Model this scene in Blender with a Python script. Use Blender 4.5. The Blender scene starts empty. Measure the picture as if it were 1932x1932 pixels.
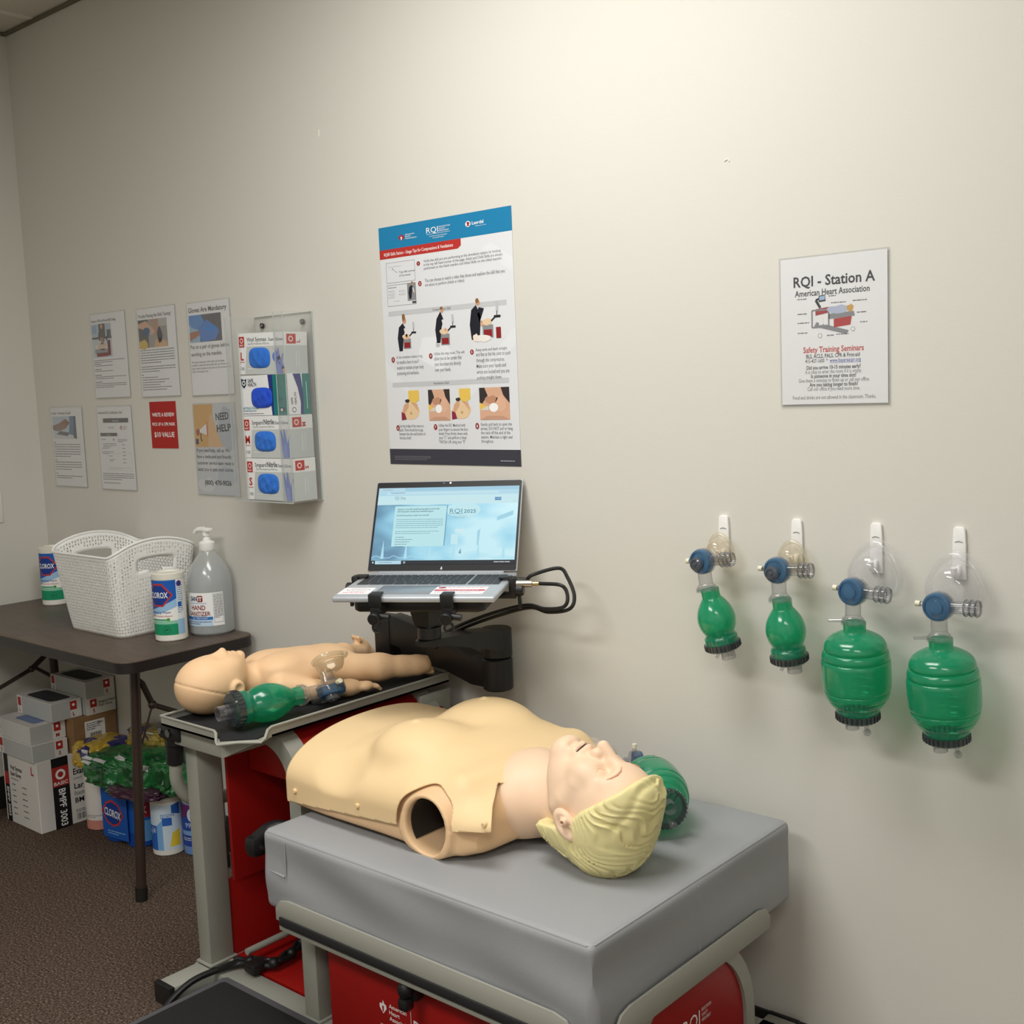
import bpy, bmesh, math, random
import numpy as np
from mathutils import Vector, Matrix, Euler
PI = math.pi
S = bpy.context.scene
COL = S.collection
# ---------------------------------------------------------------- camera
cam_d = bpy.data.cameras.new('camera'); cam = bpy.data.objects.new('camera', cam_d); COL.objects.link(cam)
cam_d.sensor_width = 36.0; cam_d.lens = 36.0 * 2192.0 / 1932.0; cam_d.clip_start = 0.02
def cam_axes(yaw, pitch, roll):
    cy, sy, cp, sp = math.cos(yaw), math.sin(yaw), math.cos(pitch), math.sin(pitch)
    f = Vector((-sy*cp, cy*cp, sp)); r = Vector((cy, sy, 0)); u = r.cross(f)
    return r*math.cos(roll)+u*math.sin(roll), -r*math.sin(roll)+u*math.cos(roll), f
_r, _u, _f = cam_axes(math.radians(41.287), math.radians(-6.272), math.radians(-2.335))
cam.matrix_world = Matrix(((_r.x, _u.x, -_f.x, .787), (_r.y, _u.y, -_f.y, -2.067), (_r.z, _u.z, -_f.z, 1.447), (0, 0, 0, 1)))
S.camera = cam
# ---------------------------------------------------------------- world, lights, exposure
W = bpy.data.worlds.new('room_air'); S.world = W; W.use_nodes = True
W.node_tree.nodes['Background'].inputs[0].default_value = (.9, .95, 1, 1)
W.node_tree.nodes['Background'].inputs[1].default_value = 0.12
CEIL = 2.745
def troffer_light(x, y, sx, sy, power, col=(1, .995, .98)):
    d = bpy.data.lights.new('troffer_light', 'AREA'); d.shape = 'RECTANGLE'; d.size = sx; d.size_y = sy
    d.energy = power; d.color = col; d.spread = math.radians(180)
    o = bpy.data.objects.new('troffer_light', d); COL.objects.link(o); o.location = (x, y, CEIL-.045)
    return o
troffer_light(-.70, -.90, 1.18, .56, 26.5)
troffer_light(-.70, -2.7, 1.18, .56, 42)
troffer_light(1.55, -2.9, 1.18, .56, 30)  # unseen extra lamp, added to fill the dark shadow beside the cart
S.view_settings.view_transform = 'Standard'; S.view_settings.look = 'None'
S.view_settings.gamma = 1.0; S.view_settings.use_curve_mapping = False
S.view_settings.exposure = 0.0
S.cycles.max_bounces = 10; S.cycles.diffuse_bounces = 4; S.cycles.transparent_max_bounces = 24
S.cycles.transmission_bounces = 8; S.cycles.glossy_bounces = 4
S.cycles.caustics_reflective = False; S.cycles.caustics_refractive = False
S.cycles.sample_clamp_indirect = 6.0
try: S.cycles.use_denoising = True
except Exception: pass
# ---------------------------------------------------------------- helpers: materials
def lin(c):
    return tuple((v/12.92 if v <= .04045 else ((v+.055)/1.055)**2.4) for v in c)
def hexc(h):
    return lin(tuple(int(h[i:i+2], 16)/255 for i in (0, 2, 4)))
MATS = {}
def mat(name, col, rough=.5, metal=0, bump=0, bscale=200, var=0, vscale=5, spec=.5, emit=0, trans=0, ior=1.45, coat=0, sheen=0):
    if name in MATS: return MATS[name]
    m = bpy.data.materials.new(name); m.use_nodes = True; nt = m.node_tree; b = nt.nodes['Principled BSDF']
    c = hexc(col) if isinstance(col, str) else col
    b.inputs['Base Color'].default_value = (*c, 1); b.inputs['Roughness'].default_value = rough
    b.inputs['Metallic'].default_value = metal; b.inputs['Specular IOR Level'].default_value = spec
    b.inputs['Transmission Weight'].default_value = trans; b.inputs['IOR'].default_value = ior
    b.inputs['Coat Weight'].default_value = coat; b.inputs['Sheen Weight'].default_value = sheen
    if emit:
        b.inputs['Emission Color'].default_value = (*c, 1); b.inputs['Emission Strength'].default_value = emit
    tc = None
    if bump or var: tc = nt.nodes.new('ShaderNodeTexCoord')
    if bump:
        n = nt.nodes.new('ShaderNodeTexNoise'); n.inputs['Scale'].default_value = bscale; n.inputs['Detail'].default_value = 3
        nt.links.new(tc.outputs['Object'], n.inputs['Vector'])
        bp = nt.nodes.new('ShaderNodeBump'); bp.inputs['Strength'].default_value = bump; bp.inputs['Distance'].default_value = .002
        nt.links.new(n.outputs['Fac'], bp.inputs['Height']); nt.links.new(bp.outputs['Normal'], b.inputs['Normal'])
    if var:
        n = nt.nodes.new('ShaderNodeTexNoise'); n.inputs['Scale'].default_value = vscale; n.inputs['Detail'].default_value = 4
        nt.links.new(tc.outputs['Object'], n.inputs['Vector'])
        r = nt.nodes.new('ShaderNodeValToRGB')
        r.color_ramp.elements[0].position = .3; r.color_ramp.elements[1].position = .7
        r.color_ramp.elements[0].color = (*[v*(1-var) for v in c], 1); r.color_ramp.elements[1].color = (*[min(1, v*(1+var)) for v in c], 1)
        nt.links.new(n.outputs['Fac'], r.inputs['Fac']); nt.links.new(r.outputs['Color'], b.inputs['Base Color'])
    MATS[name] = m; return m
def clear_mat(name, tint, body=.15, bodycol=None, rough=.08, refl=1.0, edge=.5):
    """thin clear or tinted plastic: see-through film + a little body colour + a glossy skin"""
    if name in MATS: return MATS[name]
    m = bpy.data.materials.new(name); m.use_nodes = True; nt = m.node_tree; N = nt.nodes; L = nt.links
    N.remove(N['Principled BSDF']); out = N['Material Output']
    t = N.new('ShaderNodeBsdfTransparent'); t.inputs[0].default_value = (*tint, 1)
    d = N.new('ShaderNodeBsdfDiffuse'); d.inputs[0].default_value = (*(bodycol or tint), 1)
    tl = N.new('ShaderNodeBsdfTranslucent'); tl.inputs[0].default_value = (*(bodycol or tint), 1)
    ad = N.new('ShaderNodeMixShader'); ad.inputs[0].default_value = .45; L.new(d.outputs[0], ad.inputs[1]); L.new(tl.outputs[0], ad.inputs[2])
    mx = N.new('ShaderNodeMixShader'); l0 = N.new('ShaderNodeLayerWeight'); l0.inputs[0].default_value = .5
    p0 = N.new('ShaderNodeMath'); p0.operation = 'POWER'; p0.inputs[1].default_value = 3.0; L.new(l0.outputs['Facing'], p0.inputs[0])
    f0 = N.new('ShaderNodeMath'); f0.operation = 'MULTIPLY_ADD'; f0.inputs[1].default_value = (1-body)*edge; f0.inputs[2].default_value = body
    L.new(p0.outputs[0], f0.inputs[0]); L.new(f0.outputs[0], mx.inputs[0])
    L.new(t.outputs[0], mx.inputs[1]); L.new(ad.outputs[0], mx.inputs[2])
    g = N.new('ShaderNodeBsdfGlossy'); g.inputs['Roughness'].default_value = rough; g.inputs[0].default_value = (refl, refl, refl, 1)
    lw = N.new('ShaderNodeLayerWeight'); lw.inputs[0].default_value = .5
    pw = N.new('ShaderNodeMath'); pw.operation = 'POWER'; pw.inputs[1].default_value = 4.0; L.new(lw.outputs['Facing'], pw.inputs[0])
    fr = N.new('ShaderNodeMath'); fr.operation = 'MULTIPLY_ADD'; fr.inputs[1].default_value = .8; fr.inputs[2].default_value = .045; L.new(pw.outputs[0], fr.inputs[0])
    m2 = N.new('ShaderNodeMixShader'); L.new(fr.outputs[0], m2.inputs[0]); L.new(mx.outputs[0], m2.inputs[1]); L.new(g.outputs[0], m2.inputs[2])
    L.new(m2.outputs[0], out.inputs[0]); MATS[name] = m; return m
def ink(h, rough=.55):
    return mat('print_'+h, h, rough, spec=.3)
def glow(h, s=1.0):
    m = mat('screen_'+h+'_%d' % (s*100), h, .4, emit=s, spec=.2)
    m.node_tree.nodes['Principled BSDF'].inputs['Base Color'].default_value = (.01, .01, .01, 1); return m
# ---------------------------------------------------------------- helpers: mesh builder
class MB:
    def __init__(s): s.bm = bmesh.new(); s.mats = []
    def mi(s, m):
        if m not in s.mats: s.mats.append(m)
        return s.mats.index(m)
    def _add(s, tmp, m, M=None):
        if M is not None: bmesh.ops.transform(tmp, matrix=M, verts=tmp.verts)
        i = s.mi(m); mp = {}
        for v in tmp.verts: mp[v] = s.bm.verts.new(v.co)
        for f in tmp.faces:
            try: nf = s.bm.faces.new([mp[v] for v in f.verts]); nf.material_index = i; nf.smooth = True
            except ValueError: pass
        tmp.free()
    def raw(s, vs, fs, m, M=None):
        i = s.mi(m); bv = [s.bm.verts.new(M @ Vector(v) if M is not None else v) for v in vs]
        for f in fs:
            try: nf = s.bm.faces.new([bv[k] for k in f]); nf.material_index = i; nf.smooth = True
            except ValueError: pass
        return bv
    def box(s, lo, hi, m, bev=0, seg=2, M=None):
        t = bmesh.new(); bmesh.ops.create_cube(t, size=1)
        for v in t.verts: v.co = Vector([lo[k] if v.co[k] < 0 else hi[k] for k in range(3)])
        if bev: bmesh.ops.bevel(t, geom=list(t.edges), offset=bev, segments=seg, affect='EDGES', profile=.5)
        s._add(t, m, M)
    def prism(s, pts, h0, h1, m, axis=2, bev=0, M=None):
        """polygon (2D) extruded along an axis; pts are the two other coordinates in order"""
        t = bmesh.new()
        def co(p, h): return Vector((p[0], p[1], h)) if axis == 2 else (Vector((p[0], h, p[1])) if axis == 1 else Vector((h, p[0], p[1])))
        a = [t.verts.new(co(p, h0)) for p in pts]; b = [t.verts.new(co(p, h1)) for p in pts]; n = len(pts)
        t.faces.new(a[::-1]); t.faces.new(b)
        for k in range(n): t.faces.new([a[k], a[(k+1) % n], b[(k+1) % n], b[k]])
        bmesh.ops.recalc_face_normals(t, faces=t.faces)
        if bev: bmesh.ops.bevel(t, geom=list(t.edges), offset=bev, segments=2, affect='EDGES', profile=.5)
        s._add(t, m, M)
    def lathe(s, prof, m, M=None, n=32, cap=True):
        """profile [(r,z)] turned about local Z"""
        t = bmesh.new(); rings = []
        for r, z in prof:
            rings.append([t.verts.new((r*math.cos(2*PI*k/n), r*math.sin(2*PI*k/n), z)) for k in range(n)] if r > 1e-6 else [t.verts.new((0, 0, z))])
        for a, b in zip(rings, rings[1:]):
            for k in range(n):
                k2 = (k+1) % n
                if len(a) == 1 and len(b) == 1: continue
                if len(a) == 1: t.faces.new([a[0], b[k2], b[k]])
                elif len(b) == 1: t.faces.new([a[k], a[k2], b[0]])
                else: t.faces.new([a[k], a[k2], b[k2], b[k]])
        if cap:
            if len(rings[0]) > 1: t.faces.new(rings[0][::-1])
            if len(rings[-1]) > 1: t.faces.new(rings[-1])
        bmesh.ops.recalc_face_normals(t, faces=t.faces)
        s._add(t, m, M)
    def cyl(s, p, q, r, m, r2=None, n=24, bev=0):
        p, q = Vector(p), Vector(q); d = q-p; L = d.length
        M = Matrix.Translation(p) @ d.to_track_quat('Z', 'Y').to_matrix().to_4x4()
        r2 = r if r2 is None else r2
        pr = [(0, 0), (r, 0), (r2, L), (0, L)] if not bev else [(0, 0), (r-bev, 0), (r, bev), (r2, L-bev), (r2-bev, L), (0, L)]
        s.lathe(pr, m, M, n, cap=False)
    def tube(s, path, r, m, n=12, caps=True, closed=False):
        P = [Vector(p) for p in path]; N = len(P); t = bmesh.new(); rings = []
        R = r if isinstance(r, (list, tuple)) else [r]*N
        up = None
        for i in range(N):
            if closed: d = P[(i+1) % N]-P[i-1]
            else: d = P[min(i+1, N-1)]-P[max(i-1, 0)]
            d.normalize()
            if up is None:
                up = Vector((0, 0, 1)) if abs(d.z) < .9 else Vector((1, 0, 0))
            up = (up-d*up.dot(d)); up.normalize(); sd = d.cross(up)
            rings.append([t.verts.new(P[i]+(up*math.cos(2*PI*k/n)+sd*math.sin(2*PI*k/n))*R[i]) for k in range(n)])
        pr = list(zip(rings, rings[1:]))+([(rings[-1], rings[0])] if closed else [])
        for a, b in pr:
            for k in range(n): t.faces.new([a[k], a[(k+1) % n], b[(k+1) % n], b[k]])
        if caps and not closed: t.faces.new(rings[0][::-1]); t.faces.new(rings[-1])
        bmesh.ops.recalc_face_normals(t, faces=t.faces)
        s._add(t, m)
    def sphere(s, c, r, m, seg=20, M=None):
        t = bmesh.new(); bmesh.ops.create_uvsphere(t, u_segments=seg, v_segments=max(8, seg*2//3), radius=1)
        r = r if isinstance(r, (tuple, list)) else (r, r, r)
        for v in t.verts: v.co = Vector((v.co.x*r[0], v.co.y*r[1], v.co.z*r[2]))
        T = Matrix.Translation(c) if M is None else Matrix.Translation(c) @ M
        s._add(t, m, T)
    def build(s, name, parent=None, angle=.6, local=False):
        me = bpy.data.meshes.new(name); s.bm.to_mesh(me); s.bm.free()
        for m in s.mats: me.materials.append(m)
        return link(name, me, parent, angle, local)
def link(name, me, parent=None, angle=.6, local=False):
    me.set_sharp_from_angle(angle=angle)
    o = bpy.data.objects.new(name, me); COL.objects.link(o)
    if parent is not None:
        if not local:
            W_ = parent.matrix_basis
            p = parent.parent
            while p is not None: W_ = p.matrix_basis @ W_; p = p.parent
            me.transform(W_.inverted())
        o.parent = parent
    return o
def tag(o, label, cat, group=None, kind=None):
    if label: o['label'] = label
    if cat: o['category'] = cat
    if group: o['group'] = group
    if kind: o['kind'] = kind
    return o
def thing(name, label, cat, loc=(0, 0, 0), rz=0, group=None, rot=None):
    o = bpy.data.objects.new(name, None); COL.objects.link(o); o.empty_display_size = .05
    o.location = loc; o.rotation_euler = rot or (0, 0, rz)
    return tag(o, label, cat, group)
def solo(mb, name, loc, label, cat, group=None, angle=.6):
    """one-mesh thing with its origin at its base"""
    me = bpy.data.meshes.new(name); mb.bm.to_mesh(me); mb.bm.free()
    for m in mb.mats: me.materials.append(m)
    me.transform(Matrix.Translation(-Vector(loc))); me.set_sharp_from_angle(angle=angle)
    o = bpy.data.objects.new(name, me); COL.objects.link(o); o.location = loc
    return tag(o, label, cat, group)
def struct(mb, name, parent=None):
    o = mb.build(name, parent)
    if parent is None: o['kind'] = 'structure'
    return o
def dup(root, loc, rot, label, group=None):
    r = root.copy(); COL.objects.link(r); r.location = loc; r.rotation_euler = rot; r['label'] = label
    if group: r['group'] = group
    for ch in list(root.children):
        c = ch.copy(); COL.objects.link(c); c.parent = r
        for g in list(ch.children):
            d = g.copy(); COL.objects.link(d); d.parent = c
    return r
def smooth_path(pts, n=8):
    """Catmull-Rom through the points"""
    P = [Vector(p) for p in pts]; P = [P[0]*2-P[1]]+P+[P[-1]*2-P[-2]]; out = []
    for i in range(1, len(P)-2):
        for k in range(n):
            t = k/n; a, b, c, d = P[i-1:i+3]
            out.append(.5*((2*b)+(c-a)*t+(2*a-5*b+4*c-d)*t*t+(-a+3*b-3*c+d)*t**3))
    out.append(P[-2]); return out
# ---------------------------------------------------------------- helpers: print on flat or curved surfaces
_txt = {}
def text_geo(body, bold):
    k = (body, bold)
    if k not in _txt:
        cu = bpy.data.curves.new('t', 'FONT'); cu.body = body; cu.size = 1; cu.resolution_u = 2; cu.offset = bold
        ob = bpy.data.objects.new('t', cu); COL.objects.link(ob)
        me = bpy.data.meshes.new_from_object(ob.evaluated_get(bpy.context.evaluated_depsgraph_get()))
        _txt[k] = ([tuple(v.co[:2]) for v in me.vertices], [tuple(p.vertices) for p in me.polygons])
        bpy.data.objects.remove(ob); bpy.data.curves.remove(cu); bpy.data.meshes.remove(me)
    return _txt[k]
class Page:
    """flat print: u to the right, v up, stacked in thin layers on a mapping"""
    def __init__(s, mb, fn, step=.00022, strip=0): s.mb = mb; s.fn = fn; s.step = step; s.rng = random.Random(7); s.strip = strip
    def _put(s, vs, fs, m, lay): s.mb.raw([s.fn(u, v, lay*s.step) for u, v in vs], fs, m)
    def rect(s, u0, v0, u1, v1, m, lay=1, n=1):
        vs = []; fs = []
        for i in range(n+1):
            u = u0+(u1-u0)*i/n; vs += [(u, v0), (u, v1)]
        for i in range(n): fs.append((2*i, 2*i+2, 2*i+3, 2*i+1))
        s._put(vs, fs, m, lay)
    def poly(s, pts, m, lay=2):
        if not s.strip: s._put(pts, [tuple(range(len(pts)))], m, lay); return
        t = bmesh.new(); t.faces.new([t.verts.new((p[0], p[1], 0)) for p in pts])
        u0, u1 = min(p[0] for p in pts), max(p[0] for p in pts); k = math.floor(u0/s.strip)+1
        while k*s.strip < u1-1e-5:                  # cut into narrow strips so that it can bend round
            bmesh.ops.bisect_plane(t, geom=list(t.verts)+list(t.edges)+list(t.faces), plane_co=(k*s.strip, 0, 0), plane_no=(1, 0, 0)); k += 1
        t.verts.index_update(); s._put([tuple(v.co[:2]) for v in t.verts], [tuple(v.index for v in f.verts) for f in t.faces], m, lay); t.free()
    def disc(s, u, v, r, m, lay=2, n=20, ry=None):
        ry = ry or r; s.poly([(u+r*math.cos(2*PI*k/n), v+ry*math.sin(2*PI*k/n)) for k in range(n)], m, lay)
    def rrect(s, u0, v0, u1, v1, r, m, lay=2):
        pts = []
        for cx, cy, a in ((u1-r, v1-r, 0), (u0+r, v1-r, 90), (u0+r, v0+r, 180), (u1-r, v0+r, 270)):
            for k in range(5): t = math.radians(a+k*22.5); pts.append((cx+r*math.cos(t), cy+r*math.sin(t)))
        s.poly(pts, m, lay)
    def line(s, a, b, w, m, lay=2):
        dx, dy = b[0]-a[0], b[1]-a[1]; L = math.hypot(dx, dy) or 1; nx, ny = -dy/L*w/2, dx/L*w/2
        s.poly([(a[0]-nx, a[1]-ny), (b[0]-nx, b[1]-ny), (b[0]+nx, b[1]+ny), (a[0]+nx, a[1]+ny)], m, lay)
    def path(s, pts, w, m, lay=2):
        for a, b in zip(pts, pts[1:]): s.line(a, b, w, m, lay)
    def frame(s, u0, v0, u1, v1, w, m, lay=2):
        s.path([(u0, v0), (u1, v0), (u1, v1), (u0, v1), (u0, v0)], w, m, lay)
    def text(s, body, u, v, size, m, lay=3, al='L', bold=0, width=None, rot=0):
        """baseline at v; cap height = 0.7*size; width forces the run length"""
        vs, fs = text_geo(body, bold)
        if not vs: return
        x0 = min(p[0] for p in vs); x1 = max(p[0] for p in vs); sx = size if width is None else width/(x1-x0)
        off = {'L': x0, 'C': (x0+x1)/2, 'R': x1}[al]; c, q = math.cos(rot), math.sin(rot)
        pts = [((x-off)*sx, y*size) for x, y in vs]
        s._put([(u+x*c-y*q, v+x*q+y*c) for x, y in pts], fs, m, lay)
    def greek(s, u0, u1, v, pitch, rows, h, m, lay=2, last=.6):
        """lines of small print too fine to read: word-long dashes"""
        for r in range(rows):
            u = u0; end = u1 if r < rows-1 else u0+(u1-u0)*last
            while u < end:
                w = s.rng.uniform(1.5, 6)*h
                if u+w > end: w = end-u
                if w > .4*h: s.rect(u, v-r*pitch, u+w, v-r*pitch+h, m, lay)
                u += w+h*.7
def flatmap(o, eu, ev, n):
    o, eu, ev, n = Vector(o), Vector(eu), Vector(ev), Vector(n)
    return lambda u, v, l: o+eu*u+ev*v+n*l
def wallmap(x, z, y): return flatmap((x, y, z), (1, 0, 0), (0, 0, 1), (0, -1, 0))
def curvemap(c, r, ang0, z0):
    """around a vertical cylinder; u is arc length, growing counter-clockwise seen from above"""
    def f(u, v, l):
        a = ang0+u/r; R = r+l
        return Vector((c[0]+R*math.cos(a), c[1]+R*math.sin(a), z0+v))
    return f
# ---------------------------------------------------------------- helpers: sculpted forms (distance fields + surface nets)
def smin(a, b, k):
    h = np.clip(.5+.5*(b-a)/k, 0, 1); return b+(a-b)*h-k*h*(1-h)
def smax(a, b, k): return -smin(-a, -b, k)
def s_ell(p, c, r):
    q = (p-np.array(c)); r = np.array(r); k0 = np.linalg.norm(q/r, axis=-1); k1 = np.linalg.norm(q/(r*r), axis=-1)+1e-9
    return k0*(k0-1)/k1
def s_sph(p, c, r): return np.linalg.norm(p-np.array(c), axis=-1)-r
def s_cap(p, a, b, ra, rb=None):
    rb = ra if rb is None else rb; a = np.array(a, float); b = np.array(b, float); d = b-a
    t = np.clip(((p-a)@d)/(d@d), 0, 1); return np.linalg.norm(p-a-t[..., None]*d, axis=-1)-(ra+(rb-ra)*t)
def s_chain(p, pts, rs, k=.01):
    d = None
    for i in range(len(pts)-1):
        e = s_cap(p, pts[i], pts[i+1], rs[i], rs[i+1]); d = e if d is None else smin(d, e, k)
    return d
def sculpt(fn, lo, hi, h):
    lo = np.array(lo, float); n = np.ceil((np.array(hi)-lo)/h).astype(int)+1
    ax = [lo[k]+h*np.arange(n[k]) for k in range(3)]
    G = np.stack(np.meshgrid(*ax, indexing='ij'), -1); V = np.empty(n)
    for i in range(n[0]): V[i] = fn(G[i])
    cn = n-1; sm = np.zeros((*cn, 3)); ct = np.zeros(cn)
    I = np.stack(np.meshgrid(*[np.arange(c) for c in cn], indexing='ij'), -1)
    sl = lambda o: V[o[0]:o[0]+cn[0], o[1]:o[1]+cn[1], o[2]:o[2]+cn[2]]
    for axk in range(3):
        o1, o2 = [k for k in range(3) if k != axk]
        for a in (0, 1):
            for b in (0, 1):
                o = [0, 0, 0]; o[o1] = a; o[o2] = b; e = list(o); e[axk] = 1
                va, vb = sl(o), sl(e); m = (va < 0) != (vb < 0)
                t = np.where(m, va/np.where(m, va-vb, 1), 0); P = I+np.array(o, float); P[..., axk] += t
                sm += P*m[..., None]; ct += m
    act = ct > 0; idx = -np.ones(cn, int); idx[act] = np.arange(act.sum())
    P = lo+h*sm[act]/ct[act][:, None]
    quads = []
    for axk in range(3):
        o1, o2 = [(1, 2), (2, 0), (0, 1)][axk]
        a = np.take(V, np.arange(n[axk]-1), axk); b = np.take(V, np.arange(1, n[axk]), axk); cr = (a < 0) != (b < 0)
        w = np.argwhere(cr); w = w[(w[:, o1] > 0) & (w[:, o2] > 0) & (w[:, o1] < n[o1]-1) & (w[:, o2] < n[o2]-1)]
        neg = V[tuple(w.T)] < 0
        def cell(d1, d2):
            q = w.copy(); q[:, o1] -= d1; q[:, o2] -= d2; return idx[tuple(q.T)]
        q = np.stack([cell(1, 1), cell(0, 1), cell(0, 0), cell(1, 0)], 1); q[~neg] = q[~neg][:, ::-1]; quads.append(q)
    Q = np.concatenate(quads)
    for _ in range(2):
        e = h*.3; f0 = fn(P)
        g = np.stack([fn(P+np.eye(3)[k]*e)-fn(P-np.eye(3)[k]*e) for k in range(3)], -1)/(2*e)
        st = f0/np.maximum((g*g).sum(-1), .05); st = np.clip(st, -h*.6, h*.6); P = P-g*st[:, None]
    return P, Q
def clip_sheet(P, Q, g):
    """keep the part of a sculpted surface where g < 0, cut cleanly along g = 0"""
    T = np.concatenate([Q[:, [0, 1, 2]], Q[:, [0, 2, 3]]]); G = g(P); G = np.where(np.abs(G) < 1e-6, 1e-6, G)
    vs = P.tolist(); cut = {}; out = []
    def mid(i, j):
        k = (min(i, j), max(i, j))
        if k not in cut:
            t = G[i]/(G[i]-G[j]); cut[k] = len(vs); vs.append((P[i]+(P[j]-P[i])*t).tolist())
        return cut[k]
    inn = G[T] < 0; n = inn.sum(1); out = T[n == 3].tolist()
    for t, m in zip(T[(n > 0) & (n < 3)].tolist(), inn[(n > 0) & (n < 3)].tolist()):
        poly = []
        for a in range(3):
            b = (a+1) % 3
            if m[a]: poly.append(t[a])
            if m[a] != m[b]: poly.append(mid(t[a], t[b]))
        out.append(poly)
    used = sorted({i for f in out for i in f}); mp = {u: k for k, u in enumerate(used)}
    return [vs[u] for u in used], [[mp[i] for i in f] for f in out]
def sculpt_obj(name, fn, lo, hi, h, material, parent=None, pick=None, mats=None, angle=3.0):
    P, Q = sculpt(fn, lo, hi, h)
    me = bpy.data.meshes.new(name); me.from_pydata(P.tolist(), [], Q.tolist()); me.validate()
    for m in (mats or [material]): me.materials.append(m)
    if pick is not None:
        C_ = P[Q].mean(1); me.polygons.foreach_set('material_index', pick(C_).astype(np.int32)[:len(me.polygons)])
    me.polygons.foreach_set('use_smooth', [True]*len(me.polygons))
    return link(name, me, parent, angle)
# ================================================================ setting
def wall_paint():
    m = mat('wall_paint', (.675, .66, .602), .62, spec=.35); nt = m.node_tree; b = nt.nodes['Principled BSDF']
    tc = nt.nodes.new('ShaderNodeTexCoord'); n = nt.nodes.new('ShaderNodeTexNoise'); n.inputs['Scale'].default_value = 140; n.inputs['Detail'].default_value = 4
    n2 = nt.nodes.new('ShaderNodeTexNoise'); n2.inputs['Scale'].default_value = 35; n2.inputs['Detail'].default_value = 3
    ad = nt.nodes.new('ShaderNodeMath'); ad.operation = 'ADD'
    bp = nt.nodes.new('ShaderNodeBump'); bp.inputs['Strength'].default_value = .1; bp.inputs['Distance'].default_value = .0015
    nt.links.new(tc.outputs['Object'], n.inputs['Vector']); nt.links.new(tc.outputs['Object'], n2.inputs['Vector'])
    nt.links.new(n.outputs['Fac'], ad.inputs[0]); nt.links.new(n2.outputs['Fac'], ad.inputs[1]); nt.links.new(ad.outputs[0], bp.inputs['Height'])
    nt.links.new(bp.outputs['Normal'], b.inputs['Normal']); return m
PAINT = wall_paint()
def carpet():
    m = mat('carpet_loop', '463a33', .95, spec=.1); nt = m.node_tree; b = nt.nodes['Principled BSDF']
    tc = nt.nodes.new('ShaderNodeTexCoord')
    v = nt.nodes.new('ShaderNodeTexVoronoi'); v.inputs['Scale'].default_value = 260
    n = nt.nodes.new('ShaderNodeTexNoise'); n.inputs['Scale'].default_value = 170; n.inputs['Detail'].default_value = 5
    r = nt.nodes.new('ShaderNodeValToRGB'); e = r.color_ramp.elements
    e[0].position = .30; e[0].color = (*hexc('2b2320'), 1); e[1].position = .72; e[1].color = (*hexc('a08b7a'), 1)
    k = e.new(.45); k.color = (*hexc('57493f'), 1); k = e.new(.57); k.color = (*hexc('6a594e'), 1)
    for t in (v, n): nt.links.new(tc.outputs['Object'], t.inputs['Vector'])
    nt.links.new(n.outputs['Fac'], r.inputs['Fac']); nt.links.new(r.outputs['Color'], b.inputs['Base Color'])
    bp = nt.nodes.new('ShaderNodeBump'); bp.inputs['Strength'].default_value = .8; bp.inputs['Distance'].default_value = .004
    nt.links.new(v.outputs['Distance'], bp.inputs['Height']); nt.links.new(bp.outputs['Normal'], b.inputs['Normal']); return m
XL, XR, YF = -3.309, 2.2, -4.3
b = MB(); b.box((XL-.1, YF-.1, -.06), (XR+.1, .1, 0), carpet()); struct(b, 'floor')
b = MB(); b.box((XL-.1, 0, 0), (XR+.1, .1, CEIL), PAINT); wb_ = struct(b, 'wall_back')
SCF = mat('scuffed_paint', 'e6e1d4', .7)
for pts in ([(-1.651, 2.135), (-1.653, 2.118)], [(-.432, 1.868), (-.424, 1.871), (-.421, 1.866)]):
    b = MB(); b.tube([(x, -.0004, z) for x, z in pts], .0014, SCF, 6); b.build('scuff_mark', wb_)
b = MB(); b.box((XL-.1, YF, 0), (XL, 0, CEIL), PAINT); struct(b, 'wall_left')
b = MB(); b.box((XR, YF, 0), (XR+.1, 0, CEIL), PAINT); struct(b, 'wall_right')
b = MB(); b.box((XL-.1, YF-.1, 0), (XR+.1, YF, CEIL), PAINT); struct(b, 'wall_front')
TILE = mat('ceiling_tile', 'd6d2c6', .9, bump=.5, bscale=90)
b = MB(); b.box((XL-.1, YF-.1, CEIL), (XR+.1, .1, CEIL+.06), TILE); struct(b, 'ceiling')
TB = mat('ceiling_grid_metal', 'e4e1d8', .5)
b = MB()
x = -3.09-.61
while x < XR:
    if x > XL and not -1.35 < x < -.05: b.box((x-.012, YF, CEIL-.004), (x+.012, -.014, CEIL), TB)
    x += .61
y = -.42
while y > YF:
    b.box((XL+.012, y-.012, CEIL-.003), (XR-.012, y+.012, CEIL+.001), TB); y -= .61
struct(b, 'trim_1')
DARKT = mat('painted_shadow_gap', '6f6857', .7)  # wall-angle strip coloured dark to stand in for the shadow gap
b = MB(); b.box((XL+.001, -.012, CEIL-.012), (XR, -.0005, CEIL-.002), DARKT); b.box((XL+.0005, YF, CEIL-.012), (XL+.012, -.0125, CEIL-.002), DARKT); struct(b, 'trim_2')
BASEM = mat('vinyl_base', '2b2826', .5)
b = MB(); b.box((XL+.008, -.008, 0), (XR, -.0005, .118), BASEM, .002); struct(b, 'baseboard_back')
b = MB(); b.box((XL+.0005, YF, 0), (XL+.008, -.009, .118), BASEM, .002); struct(b, 'baseboard_left')
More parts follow.
